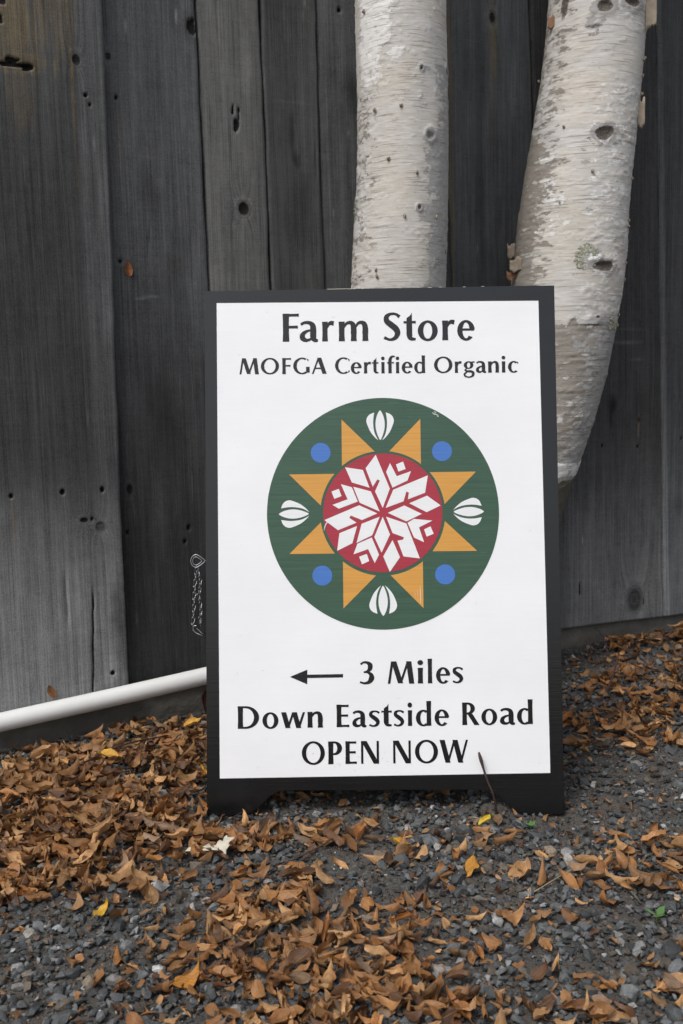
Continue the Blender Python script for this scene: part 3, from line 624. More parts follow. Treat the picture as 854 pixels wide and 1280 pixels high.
# lettering: humanist sans with flared stems, drawn from strokes (cap height = 1)
def P(*pts): return (list(pts), None)
def ST(pts, ws, n=7):
    C = catmull([(p[0], p[1], w*1.07) for p, w in zip(pts, ws)], n); D = np.gradient(C[:, :2], axis=0); D /= np.linalg.norm(D, axis=1)[:, None]+1e-9
    Nn = np.stack([-D[:, 1], D[:, 0]], 1); a = C[:, :2]+Nn*C[:, 2:]/2; b = C[:, :2]-Nn*C[:, 2:]/2; m = len(C)
    return ([tuple(v) for v in np.vstack([a, b])], [(i, i+1, m+i+1, m+i) for i in range(m-1)])
def RG(cx, cy, rx, ry, tx, ty, a0=0, a1=360, n=44):
    tx *= 1.08; ty *= 1.08; A = np.radians(np.linspace(a0, a1, n)); o = [(cx+rx*math.cos(a), cy+ry*math.sin(a)) for a in A]; i = [(cx+(rx-tx)*math.cos(a), cy+(ry-ty)*math.sin(a)) for a in A]
    return (o+i, [(k, k+1, n+k+1, n+k) for k in range(n-1)])
def SM(x, y0, y1, w=.19): h = w*.54; return P((x-h*1.07, y0), (x+h*1.07, y0), (x+h*.96, y0+(y1-y0)*.3), (x+h*.96, y0+(y1-y0)*.7), (x+h*1.07, y1), (x-h*1.07, y1), (x-h*.96, y0+(y1-y0)*.7), (x-h*.96, y0+(y1-y0)*.3))
def BR(x0, x1, y, h=.095): return P((x0, y), (x1*.75+x0*.25, y), (x1, y-.008), (x1, y+h+.008), (x1*.75+x0*.25, y+h), (x0, y+h))
def LN(x0, y0, x1, y1, w):
    w *= 1.06; return P((x0-w/2, y0), (x0+w/2, y0), (x1+w/2, y1), (x1-w/2, y1))
ARCH = lambda x: [ST([(x, .47), (x+.10, .625), (x+.225, .66), (x+.325, .60), (x+.36, .45), (x+.36, .30)], [.05, .09, .12, .165, .19, .19]), SM(x+.36, 0, .34)]
SPINE = [(.58, .85), (.45, .945), (.27, .955), (.135, .86), (.14, .70), (.29, .565), (.44, .43), (.505, .27), (.42, .10), (.24, .04), (.04, .12)]
SW = [.11, .085, .09, .15, .18, .20, .20, .18, .13, .085, .10]
GL = {
 'F': [SM(.105, 0, 1, .21), BR(.18, .58, .895), BR(.18, .54, .47)],
 'E': [SM(.105, 0, 1, .21), BR(.18, .56, .895), BR(.18, .53, .465), BR(.18, .585, .01)],
 'D': [SM(.105, 0, 1, .21), RG(.34, .5, .59, .5, .21, .085, -90, 90), BR(.18, .345, .914, .086), BR(.18, .345, 0, .086)],
 'P': [SM(.105, 0, 1, .21), RG(.27, .70, .34, .30, .20, .085, -90, 90), BR(.18, .275, .914, .086), BR(.18, .275, .40, .086)],
 'R': [SM(.105, 0, 1, .21), RG(.27, .735, .34, .265, .20, .085, -90, 90), BR(.18, .275, .914, .086), BR(.18, .275, .47, .086), LN(.70, 0, .36, .50, .235)],
 'O': [RG(.5, .5, .5, .52, .175, .085)],
 'C': [RG(.5, .5, .5, .52, .185, .085, 56, 304), P((.80, .80), (.77, .94), (.86, .90), (.87, .78)), P((.77, .07), (.80, .20), (.87, .20), (.86, .10))],
 'G': [RG(.5, .5, .5, .52, .185, .085, 58, 306), P((.80, .82), (.765, .945), (.86, .91), (.86, .79)), P((.72, .08), (.92, .08), (.92, .44), (.72, .44))],
 'M': [LN(.05, 0, .20, 1, .105), LN(.55, .02, .26, 1, .215), LN(.55, .02, .88, 1, .10), LN(1.03, 0, .91, 1, .215)],
 'N': [LN(.05, 0, .05, 1, .10), LN(.70, 0, .13, 1, .235), LN(.76, 0, .76, 1, .10)],
 'W': [LN(.36, 0, .11, 1, .215), LN(.36, 0, .66, 1, .095), LN(.93, 0, .68, 1, .215), LN(.93, 0, 1.21, 1, .095)],
 'w': [LN(.29, 0, .11, .70, .20), LN(.29, 0, .52, .70, .095), LN(.74, 0, .56, .70, .20), LN(.74, 0, .96, .70, .095)],
 'A': [LN(.05, 0, .39, 1, .095), LN(.72, 0, .42, 1, .225), BR(.2, .6, .30, .085)],
 'S': [ST(SPINE, SW)],
 's': [ST([(x*.82, y*.71) for x, y in SPINE], [w*.86 for w in SW])],
 '3': [ST([(.05, .88), (.17, .965), (.33, .95), (.43, .84), (.41, .66), (.30, .56), (.17, .53)], [.08, .085, .12, .18, .16, .09, .07]), ST([(.17, .53), (.33, .52), (.46, .42), (.48, .25), (.38, .09), (.20, .035), (.02, .09)], [.07, .09, .15, .20, .15, .09, .08])],
 'o': [RG(.36, .345, .36, .37, .185, .08)],
 'e': [RG(.33, .345, .33, .37, .185, .08, 4, 318), BR(.14, .63, .335, .08)],
 'c': [RG(.33, .345, .33, .37, .185, .08, 50, 312), P((.53, .56), (.52, .67), (.59, .64), (.59, .54))],
 'n': [SM(.10, 0, .70)]+ARCH(.17),
 'm': [SM(.10, 0, .70)]+ARCH(.17)+ARCH(.585),
 'r': [SM(.10, 0, .70), ST([(.17, .46), (.24, .60), (.33, .65), (.44, .635)], [.05, .10, .14, .15])],
 'i': [SM(.12, 0, .70), (disc((.12, .93), .115, 24), None)],
 'l': [SM(.10, 0, 1.10)],
 't': [ST([(.20, .70), (.20, .4), (.205, .18), (.26, .07), (.42, .045)], [.19, .19, .185, .13, .075]), BR(.0, .43, .615, .08), P((.105, .66), (.295, .66), (.295, 1.0), (.24, .90), (.105, .80))],
 'f': [ST([(.20, 0), (.20, .4), (.20, .78), (.26, .97), (.37, 1.05), (.5, 1.04)], [.19, .19, .19, .16, .11, .10]), BR(.02, .44, .615, .08)],
 'd': [RG(.34, .345, .34, .37, .19, .08, 52, 308), SM(.585, 0, 1.10), P((.49, .57), (.49, .66), (.54, .62), (.54, .5)), P((.49, .03), (.49, .12), (.54, .2), (.54, .08))],
 'a': [ST([(.06, .60), (.18, .67), (.34, .665), (.45, .585), (.475, .43), (.475, .16), (.52, .055), (.63, .02)], [.085, .095, .12, .165, .19, .19, .15, .08]), ST([(.43, .41), (.26, .365), (.13, .26), (.12, .12), (.23, .045), (.36, .07), (.45, .16)], [.06, .09, .14, .17, .12, .08, .05])],
 'g': [RG(.28, .475, .27, .24, .165, .065), P((.40, .60), (.62, .63), (.62, .71), (.42, .69)), ST([(.17, .27), (.09, .17), (.20, .095), (.40, .08), (.53, -.02), (.49, -.20), (.28, -.275), (.08, -.20), (.06, -.06), (.20, .05)], [.06, .09, .11, .14, .15, .12, .08, .10, .10, .06])],
}
def text_line(name, rows):
    root = bpy.data.objects.new(name, None); root.empty_display_size = .02; link(root, sign)
    for ch, x0, x1, zb, cap in rows:
        polys = []
        g = GL[ch]; xs = [p[0] for pts, _ in g for p in pts]; a, b = min(xs), max(xs); sx = (x1-x0)/(b-a)
        for k, (pts, fs) in enumerate(g): polys.append(([(x0+(x-a)*sx, zb+y*cap) for x, y in pts], fs))
        sheet('letter', polys, .0010, M['ink'], root)
    return root
l1 = [('F', -0.1685, -0.14, 0.8171, 0.0493), ('a', -0.1387, -0.1064, 0.8169, 0.0493), ('r', -0.0996, -0.0784, 0.8166, 0.0493), ('m', -0.0707, -0.019, 0.8164, 0.0492), ('S', 0.0073, 0.0374, 0.8159, 0.0492), ('t', 0.0424, 0.0636, 0.8157, 0.0492), ('o', 0.067, 0.1016, 0.8155, 0.0492), ('r', 0.1092, 0.1312, 0.8154, 0.0492), ('e', 0.1354, 0.1658, 0.8152, 0.049)]
l2 = [('M', -0.2444, -0.2105, 0.7608, 0.0281), ('O', -0.207, -0.1753, 0.7606, 0.028), ('F', -0.1697, -0.1542, 0.7603, 0.0281), ('G', -0.1505, -0.1219, 0.7601, 0.0281), ('A', -0.1182, -0.0922, 0.7599, 0.0281), ('C', -0.0776, -0.0522, 0.7596, 0.028), ('e', -0.0503, -0.0311, 0.7594, 0.028), ('r', -0.0274, -0.015, 0.7593, 0.028), ('t', -0.0135, -0.0021, 0.7591, 0.0281), ('i', 0.0026, 0.0088, 0.7591, 0.0281), ('f', 0.0128, 0.0267, 0.759, 0.028), ('i', 0.028, 0.0341, 0.7589, 0.0281), ('e', 0.0382, 0.0573, 0.7588, 0.0281), ('d', 0.0598, 0.0789, 0.7586, 0.028), ('O', 0.0943, 0.1261, 0.7583, 0.028), ('r', 0.1301, 0.1421, 0.7581, 0.028), ('g', 0.1452, 0.1646, 0.758, 0.028), ('a', 0.1667, 0.1846, 0.7578, 0.0279), ('n', 0.1876, 0.2067, 0.7576, 0.028), ('i', 0.2113, 0.2178, 0.7575, 0.0279), ('c', 0.2221, 0.2399, 0.7574, 0.0279)]
l3 = [('3', -0.0407, -0.0156, 0.2228, 0.0383), ('M', 0.0075, 0.053, 0.223, 0.0382), ('i', 0.0587, 0.0684, 0.2232, 0.0382), ('l', 0.0761, 0.0838, 0.2233, 0.0382), ('e', 0.0903, 0.1145, 0.2233, 0.0382), ('s', 0.1184, 0.1368, 0.2234, 0.0382)]
l4 = [('D', -0.251, -0.2142, 0.1479, 0.0385), ('o', -0.2084, -0.1808, 0.1483, 0.0385), ('w', -0.1762, -0.1349, 0.1487, 0.0385), ('n', -0.131, -0.1044, 0.1492, 0.0384), ('E', -0.0811, -0.0592, 0.1497, 0.0384), ('a', -0.054, -0.0296, 0.15, 0.0384), ('s', -0.0256, -0.0067, 0.1502, 0.0383), ('t', -0.0043, 0.0137, 0.1505, 0.0385), ('s', 0.0168, 0.035, 0.1507, 0.0383), ('i', 0.0408, 0.0487, 0.151, 0.0383), ('d', 0.0548, 0.0812, 0.1512, 0.0383), ('e', 0.0867, 0.1116, 0.1515, 0.0383), ('R', 0.1338, 0.1632, 0.1521, 0.0382), ('o', 0.1666, 0.1935, 0.1524, 0.0383), ('a', 0.1981, 0.2241, 0.1527, 0.0383), ('d', 0.2272, 0.2541, 0.1531, 0.0382)]
l5 = [('O', -0.1411, -0.1016, 0.0866, 0.0387), ('P', -0.096, -0.0721, 0.0869, 0.0387), ('E', -0.0665, -0.047, 0.0872, 0.0386), ('N', -0.0396, -0.0086, 0.0874, 0.0386), ('N', 0.0153, 0.0458, 0.0878, 0.0386), ('O', 0.0525, 0.0918, 0.0881, 0.0387), ('W', 0.0947, 0.1431, 0.0885, 0.0386)]
for l, txt in ((l1, 'Farm Store'), (l2, 'MOFGA Certified Organic'), (l3, '3 Miles'), (l4, 'Down Eastside Road'), (l5, 'OPEN NOW')):
    text_line('lettering', l)['label'] = 'painted words ' + txt
sheet('arrow', [[(-0.1605, 0.236), (-0.1305, 0.2481), (-0.1306, 0.2396), (-0.0691, 0.2402), (-0.0692, 0.2344), (-0.1307, 0.2337), (-0.1308, 0.2231)]], .0010, M['ink'], sign)
def scratch(name, pts, w, mat): 
    sheet(name, [ST(pts, [w*.4]+[w]*(len(pts)-2)+[w*.4], 4)], .0019, mat, emblem)
scratch('paint_scratch', [(-.0995, .4865), (-.097, .496), (-.0915, .5035), (-.087, .5065)], .0013, M['motif'])
scratch('paint_scratch', [(.0650, .391), (.0655, .375), (.0652, .359)], .0008, M['motif'])
scratch('paint_scratch', [(.0605, .383), (.0610, .371)], .0007, M['motif'])
scratch('paint_scratch', [(.0560, .379), (.0566, .370)], .0006, M['motif'])
rs = random.Random(2)
for _ in range(9):
    x = .0896+rs.uniform(0, .009); z = .692-(x-.0896)*1.1+rs.uniform(-.003, .003); scratch('paint_scratch', [(x, z), (x+rs.uniform(.001, .002), z-.0005), (x+.003, z-.001)], rs.uniform(.0008, .0016), M['motif'])
def scuff(x, z, a, l, w=.0007):
    sheet('scuff', [ST([(x, z), (x+l*.5*math.cos(a)+.0006, z+l*.5*math.sin(a)+.0008), (x+l*math.cos(a), z+l*math.sin(a))], [w*.3, w, w*.3], 3)], .0008, M['scuffed'], front)
for _ in range(46):
    x = rs.choice((rs.uniform(-.25, -.02), rs.uniform(-.27, .27))); scuff(x, rs.choice((rs.uniform(.79, .87), rs.uniform(.08, .86), rs.uniform(.07, .11))), rs.choice((0, 1.5, rs.uniform(0, 3.1))), rs.uniform(.001, .007), rs.uniform(.0004, .0009))
# worn bare spots along the top edge
for _ in range(16):
    x = rs.uniform(-.10, .30); w = rs.uniform(.001, .007)
    bx('paint_chip', x, x+w, -.0004+rs.uniform(0, .004), .012, .9085, .9094, M['scrap'], front)
bx('paint_chip', -.09, -.04, .001, .012, .9085, .9094, M['scrap'], front)

# chain stay hooked on the sign's left edge
chain = bpy.data.objects.new('chain', None); chain.empty_display_size = .02; link(chain, sign); chain['label'] = 'thin wire chain hanging from the left edge'
def wire(name, pts, r, closed=False, par=None):
    V, F = tube(pts, r, 6, closed); return mesh_obj(name, V, F, M['steel'], par or chain, True)
def tear(cx, cz, w, h, y):
    out = []
    for i in range(28):
        t = 2*math.pi*i/28; q = .5-.5*math.cos(t)
        out.append((cx+w*math.cos(t)*(1 if math.cos(t) < 0 else 1.45), y, cz+h*math.sin(t)*(1-.55*max(0, math.cos(t)))))
    return out
wire('eye_ring', tear(-.3220, .4365, .0100, .0112, .006), .0010, True)
wire('eye_ring', tear(-.3225, .4365, .0066, .0072, .0075), .0008, True)
wire('hook', [(-.3080, .006, .4365), (-.3040, .010, .4365), (-.300, .019, .4365)], .0012)
def clink(x, z, ang, tw, L=.0072, W=.0032):
    pts = []
    for i in range(16):
        t = 2*math.pi*i/16; a, b = W*math.cos(t)*(1-.35*math.cos(2*t)), L*math.sin(t)
        px, pz = a*math.cos(ang)-b*math.sin(ang), a*math.sin(ang)+b*math.cos(ang)
        pts.append((x+px*math.cos(tw), .007+px*math.sin(tw)+.002*math.sin(2*t), z+pz))
    wire('link', pts, .0006, True)
for i in range(10): clink(-.3232-.0007*i+rs.uniform(-.0008, .0008), .4195-.0108*i, rs.uniform(-.25, .25), (i % 2)*1.35+.15)
s2_ = catmull([(-.3190, .414), (-.3155, .400), (-.3165, .386), (-.3185, .374), (-.3155, .360), (-.3150, .347), (-.3165, .334), (-.3155, .324)], 2)
for i in range(len(s2_)-1):
    d = s2_[i+1]-s2_[i]; clink(s2_[i][0], s2_[i][1], math.atan2(-d[0], d[1]), (i % 2)*1.3+.2, .0062, .0026)
wire('hook', catmull([(-.3055, .014, .3035), (-.314, .007, .3075), (-.3245, .007, .3125), (-.3287, .007, .3185), (-.3275, .007, .3235), (-.3225, .007, .3245)], 6), .0010)
wire('hook', catmull([(-.3055, .014, .3095), (-.312, .008, .3100), (-.319, .008, .3165), (-.3225, .008, .3195)], 6), .0009)
# ------------------------------------------------------------------ gravel
CAMP = np.array([0, 0, CAM_H])
def in_frame(x, y, z=0., mx=1.0):
    """rough test whether a ground point is in the photographed view"""
    p, r = math.radians(7), math.radians(1.5); d = y*math.cos(p)-(z-CAM_H)*math.sin(p); u = y*math.sin(p)+(z-CAM_H)*math.cos(p)
    X = x/d; Y = -u/d; a = (math.cos(r)*X+math.sin(r)*Y)*1244; b = (-math.sin(r)*X+math.cos(r)*Y)*1244
    return (np.abs(a) < 427*mx) & (np.abs(b) < 640*mx)
def fence_gap(x, y): return (np.asarray(x)-FA[0])*FN[0]+(np.asarray(y)-FA[1])*FN[1]      # distance in front of the fence
SIGN_IN = lambda x, y: (np.abs(x-.06) < .30) & (y > 1.61) & (y < 1.65) & (np.abs(x-.06) > .20)
def hull_stone(seed, n=11, flat=.62):
    r = random.Random(seed); bm = bmesh.new()
    for _ in range(n):
        v = Vector((r.gauss(0, 1), r.gauss(0, 1), r.gauss(0, 1))).normalized(); bm.verts.new((v.x*r.uniform(.8, 1.15), v.y*r.uniform(.6, .9), v.z*flat*r.uniform(.8, 1.1)))
    h = bmesh.ops.convex_hull(bm, input=bm.verts[:]); 
    bmesh.ops.delete(bm, geom=[g for g in h['geom_interior'] if isinstance(g, bmesh.types.BMVert)], context='VERTS')
    bmesh.ops.triangulate(bm, faces=bm.faces[:]); bm.verts.index_update()
    V = np.array([v.co[:] for v in bm.verts]); F = np.array([[v.index for v in f.verts] for f in bm.faces]); bm.free(); return V, F
STONES = [hull_stone(100+i, 10+i % 4, .5+.05*(i % 5)) for i in range(24)]
GRIT = [hull_stone(300+i, 7, .7) for i in range(8)]
BIGS = [hull_stone(500+i, 18, .55+.06*(i % 4)) for i in range(16)]
def rotmats(n, rng, tilt=.5):
    a = rng.uniform(0, 2*np.pi, n); b = rng.normal(0, tilt, n); c = rng.normal(0, tilt, n)
    ca, sa, cb, sb, cc, sc = np.cos(a), np.sin(a), np.cos(b), np.sin(b), np.cos(c), np.sin(c); z = np.zeros(n); o = np.ones(n)
    Rz = np.stack([ca, -sa, z, sa, ca, z, z, z, o], -1).reshape(n, 3, 3); Rx = np.stack([o, z, z, z, cb, -sb, z, sb, cb], -1).reshape(n, 3, 3); Ry = np.stack([cc, z, sc, z, o, z, -sc, z, cc], -1).reshape(n, 3, 3)
    return Rz@Rx@Ry
def stone_cols(n, rng):
    k = rng.random(n); L = np.exp(rng.normal(-2.50, .42, n)); c = np.stack([L*.95, L*1.0, L*1.01], -1)
    w = k > .93; c[w] = (L[w]*np.exp(.95))[:, None]*np.array([1.0, .98, .94]); 
    b = (k < .14); c[b] = L[b][:, None]*np.array([1.25, 1.0, .74]); d = (k > .14) & (k < .35); c[d] *= .6
    return np.clip(c, .01, .62)
def scatter_mesh(name, protos, pos, size, rng, tilt, mat, cols):
    Vs = []; Fs = []; Cs = []; off = 0; pick = rng.integers(0, len(protos), len(pos)); R = rotmats(len(pos), rng, tilt)
    for k, (pv, pf) in enumerate(protos):
        i = np.nonzero(pick == k)[0]
        if not len(i): continue
        v = np.einsum('nij,vj->nvi', R[i], pv)*size[i][:, None, None]+pos[i][:, None, :]; m = len(pv)
        Vs.append(v.reshape(-1, 3)); Fs.append((pf[None]+(off+np.arange(len(i))*m)[:, None, None]).reshape(-1, 3)); Cs.append(np.repeat(cols[i], m, 0)); off += len(i)*m
    C = np.vstack(Cs); C = np.hstack([C, np.ones((len(C), 1))])
    me = fast_mesh(name, np.vstack(Vs), np.vstack(Fs), False, dict(sc=C), mat)
    return tag(link(bpy.data.objects.new(name, me)), kind='stuff')
def rand_ground(n, rng, x0=-1.25, x1=1.6, y0=.72, y1=3.0):
    y = y0+(y1-y0)*rng.random(n)**1.25; x = rng.uniform(x0, x1, n); keep = (fence_gap(x, y) > .012) & (np.abs(x) < .48*y+.22); return x[keep], y[keep]
def bare(x, y):        # 0..1 how much bare fine soil shows instead of stones, near the fence partly in place of shade
    return np.clip(np.exp(-((x-.42)/.16)**2-((y-1.62)/.14)**2)*.85+np.exp(-((x-.75)/.14)**2-((y-2.35)/.25)**2)*.7+.75*np.exp(-((x-.64)/.10)**2-((y-2.52)/.16)**2)+.5*np.exp(-((x-.5)/.09)**2-((y-1.85)/.12)**2)+.6*(fbm(x*3.2, y*3.2, 31, 3) > .64), 0, .9)  # towards the fence enlarged, so dark soil also stands in for shade
def gravel():
    rng = np.random.default_rng(5)
    x, y = rand_ground(135000, rng); s = rng.uniform(.0016, .0036, len(x)); scatter_mesh('grit', GRIT, np.stack([x, y, gz(x, y)+s*.3], -1), s, rng, .9, M['gravel'], np.where((rng.random(len(x)) < .24)[:, None], np.array([[.12, .082, .052]]), stone_cols(len(x), rng)))
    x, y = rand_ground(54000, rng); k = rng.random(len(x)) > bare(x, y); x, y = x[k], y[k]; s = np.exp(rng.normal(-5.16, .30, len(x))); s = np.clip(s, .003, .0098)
    scatter_mesh('gravel', STONES, np.stack([x, y, gz(x, y)+s*.40+rng.uniform(0, .003, len(x))], -1), s, rng, .35, M['gravel'], stone_cols(len(x), rng))
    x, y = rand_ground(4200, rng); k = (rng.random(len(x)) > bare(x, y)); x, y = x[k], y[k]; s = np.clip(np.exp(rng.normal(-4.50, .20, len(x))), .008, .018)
    return x, y, s, stone_cols(len(x), rng), rng
def where(x, y):
    """the patch of ground, by what one can find near it"""
    if x > .33 and y > 1.62: return 'by the fence right of sign' if y > 2.25 else ('beside the right sign edge' if x < .55 else 'at the upper right edge')
    if x < -.2 and y > 1.35:
        if y > 1.85: return 'in the drift below the pipe'
        if x > -.34: return 'beside the left sign foot'
        return 'in the far left drift' if y > 1.55 else 'along the left drift front'
    if y > 1.42: return 'below the sign left half' if x < .04 else 'below the sign right half'
    if x < -.12: return 'on the lower left gravel' if y < 1.2 else 'on gravel below the left drift'
    if x < .13: return 'at the bottom middle edge' if y < 1.14 else ('in the middle leaf band' if y < 1.28 else 'just above the middle leaf band')
    if x > .33: return 'by the right foreground edge'
    return 'at the bottom right' if y < 1.16 else 'right of the middle leaf band'
def individual_stones():
    x, y, s, c, rng = gravel()
    vis = in_frame(x, y, 0, 1.0); app = np.where(vis, s/y, 0); order = np.argsort(-app); top = order[:230]; rest = order[230:]
    rest = rest[rest >= 0]
    scatter_mesh('coarse_gravel', BIGS, np.stack([x[rest], y[rest], gz(x[rest], y[rest])+s[rest]*.25], -1), s[rest], rng, .3, M['gravel'], c[rest])
    mes = []
    for v, f in BIGS: mes.append(fast_mesh('stone', v, f, False, None, M['stone']))
    R = rotmats(len(x), rng, .3)
    def put(px, py, sz, col, label, group, me, Rm):
        o = bpy.data.objects.new('stone', me); m = Matrix(Rm.tolist()).to_4x4(); m = Matrix.Translation((px, py, float(gz(px, py))+sz*.3)) @ m @ Matrix.Scale(sz, 4)
        o.matrix_world = m; o.color = (*col, 1); tag(link(o), label, 'stone', group)
    for i in top:
        L = c[i].mean(); hue = 'pale' if L > .17 else ('brownish' if c[i][0] > c[i][2]*1.15 else ('dark grey' if L < .06 else 'blue grey'))
        w = where(x[i], y[i])
        put(x[i], y[i], s[i], c[i], f"{'big' if s[i] > .0125 else 'small'} {hue} angular stone {w}", f'{hue} stones {w}', mes[i % 16], R[i])
    put(-.4358, 1.2643, .0135, (.30, .28, .24), 'large pale beige stone near the left edge of the foreground gravel', None, mes[3], R[0])
    put(-.244, 1.1757, .0105, (.52, .52, .51), 'bright white chip of stone in the left foreground gravel', None, mes[5], R[1])
    put(.195, 1.262, .012, (.36, .37, .36), 'light grey stone in the middle of the right foreground gravel', None, mes[7], R[2])
    put(-.135, 1.205, .0125, (.16, .18, .19), 'smooth blue grey stone beside the bottom middle leaves', None, mes[9], R[3])
individual_stones()

# ------------------------------------------------------------------ fallen leaves
def leaf_geo(seed, nl=11, nw=7):
    """a dry leaf: ovate blade, cupped across, folded at the rib, bent along its length, with a crumpled margin"""
    r = random.Random(seed); k = r.choice((r.uniform(.1, .8), r.uniform(.6, 1.5), r.uniform(1.3, 2.2), r.uniform(1.9, 2.9))); fold = r.uniform(.0, .9); bend = r.uniform(-.6, 1.7); twist = r.uniform(-1.3, 1.3)
    tipc = r.uniform(-.6, 2.2); wav = r.uniform(.02, .075); asp = r.uniform(.22, .33); ph = r.uniform(0, 6); up = r.choice((1, 1, -1)); side = r.uniform(-.35, .35)
    V = []; A = []; x = 0; z = 0; yc = 0; ang = -bend*.5
    for i in range(nl):
        t = i/(nl-1); wd = asp*(math.sin(math.pi*min(1, t*.97+.03)**.80))**.9*(1-.22*t)+.004
        if i:
            a = ang+bend*t+tipc*max(0, t-.55)**1.3*2; x += math.cos(a)/(nl-1); z += math.sin(a)/(nl-1); yc += side*(t-.3)/(nl-1)
        kk = k*(.55+.7*math.sin(2.3*t+ph))
        for j in range(nw):
            s = -1+2*j/(nw-1); q = abs(s); kq = max(kk, .05)
            y = math.sin(kq*q)/kq*math.cos(fold); h = (1-math.cos(kq*q))/kq+math.sin(kq*q)/kq*math.sin(fold)
            y = math.copysign(y, s)*wd; h = up*h*wd+wav*(math.sin(8*t+ph+s*2.6)+.6*math.sin(17*t+ph*2-s*4))*q**1.5+.05*(float(vn(t*6+seed*3, s*3+seed, 3))-.5)*(.3+q)
            tw = twist*(t-.4); V.append((x, yc+y*math.cos(tw)-h*math.sin(tw), z+y*math.sin(tw)+h*math.cos(tw))); A.append((s, t, seed))
    F = [(i*nw+j, i*nw+j+1, (i+1)*nw+j+1, (i+1)*nw+j) for i in range(nl-1) for j in range(nw-1)]
    V = np.array(V); n = len(V); c = V[nw//2]; w1 = r.uniform(-.05, .05)
    st = np.array([[0, -.009, 0], [0, .009, 0], [-.17, w1+.006, .03], [-.17, w1-.006, .03]])+c
    V = np.vstack([V, st]); A += [(0, 0, seed)]*4; F.append((n, n+1, n+2, n+3))
    V = V-np.array([V[:, 0].mean(), V[:, 1].mean(), 0]); V[:, 2] -= V[:, 2].min()
    shape = 'tightly rolled' if k > 1.9 else ('folded' if fold > .55 else ('curled' if tipc > .8 or bend > .9 else 'half open'))
    return V, np.array(F), np.array(A, float), shape
LSHAPE = [leaf_geo(900+i) for i in range(36)]; LEAVES = [q[:3] for q in LSHAPE]
LMES = [fast_mesh('fallen_leaf', v, f, True, dict(lv=a), M['leaf']) for v, f, a in LEAVES]
PAL = [('tan', (.40, .222, .095)), ('brown', (.265, .126, .045)), ('dark brown', (.105, .048, .022)), ('orange brown', (.30, .125, .036)), ('grey brown', (.20, .122, .07))]
PW = [.26, .39, .17, .10, .08]
# leaf density: (x, y, half widths, count, pile height)
BLOBS = [(-.52, 1.74, .20, .20, 430, .032), (-.36, 1.56, .16, .15, 270, .022), (-.56, 1.48, .13, .12, 150, .016), (-.40, 2.02, .13, .10, 100, .030), (-.31, 1.88, .07, .16, 100, .040), (-.20, 1.53, .10, .05, 50, .010),
         (-.12, 1.33, .11, .09, 100, .012), (-.03, 1.20, .13, .11, 165, .018), (-.17, 1.16, .12, .05, 65, .010), (.03, 1.08, .16, .06, 130, .014), (-.46, 1.40, .12, .05, 70, .012), (-.05, 1.52, .14, .06, 36, .008), (-.10, 1.73, .10, .05, 26, .01), (-.50, 1.40, .16, .06, 60, .01), (-.46, 1.62, .2, .14, 130, .03), (.16, 1.46, .10, .08, 28, .006),
         (.20, 1.19, .17, .13, 48, .006), (.33, 1.09, .16, .06, 36, .006), (.42, 1.38, .09, .07, 40, .010), (.50, 1.46, .06, .05, 26, .010), (.57, 1.98, .14, .13, 110, .016), (.74, 2.12, .16, .16, 110, .016), (.80, 2.38, .15, .2, 90, .018), (.62, 2.30, .06, .08, 30, .012), (.92, 2.70, .14, .10, 90, .035), (.76, 2.68, .08, .06, 45, .02),
         (-.34, 1.18, .16, .12, 22, .004), (.2, 1.7, .4, .5, 34, .003), (-.75, 1.7, .35, .4, 180, .01), (.9, 1.5, .3, .4, 80, .008), (-.1, 1.9, .35, .3, 80, .01), (.1, .85, .4, .1, 60, .006)]
def leaf_at(me, x, y, z, sz, yaw, tx, ty, col, label, group=None, name='fallen_leaf'):
    o = bpy.data.objects.new(name, me)
    o.matrix_world = Matrix.Translation((x, y, z)) @ Matrix.Rotation(tx, 4, 'X') @ Matrix.Rotation(ty, 4, 'Y') @ Matrix.Rotation(yaw, 4, 'Z') @ Matrix.Scale(sz, 4)
    o.color = (*col, 1); return tag(link(o), label, 'leaf', group)
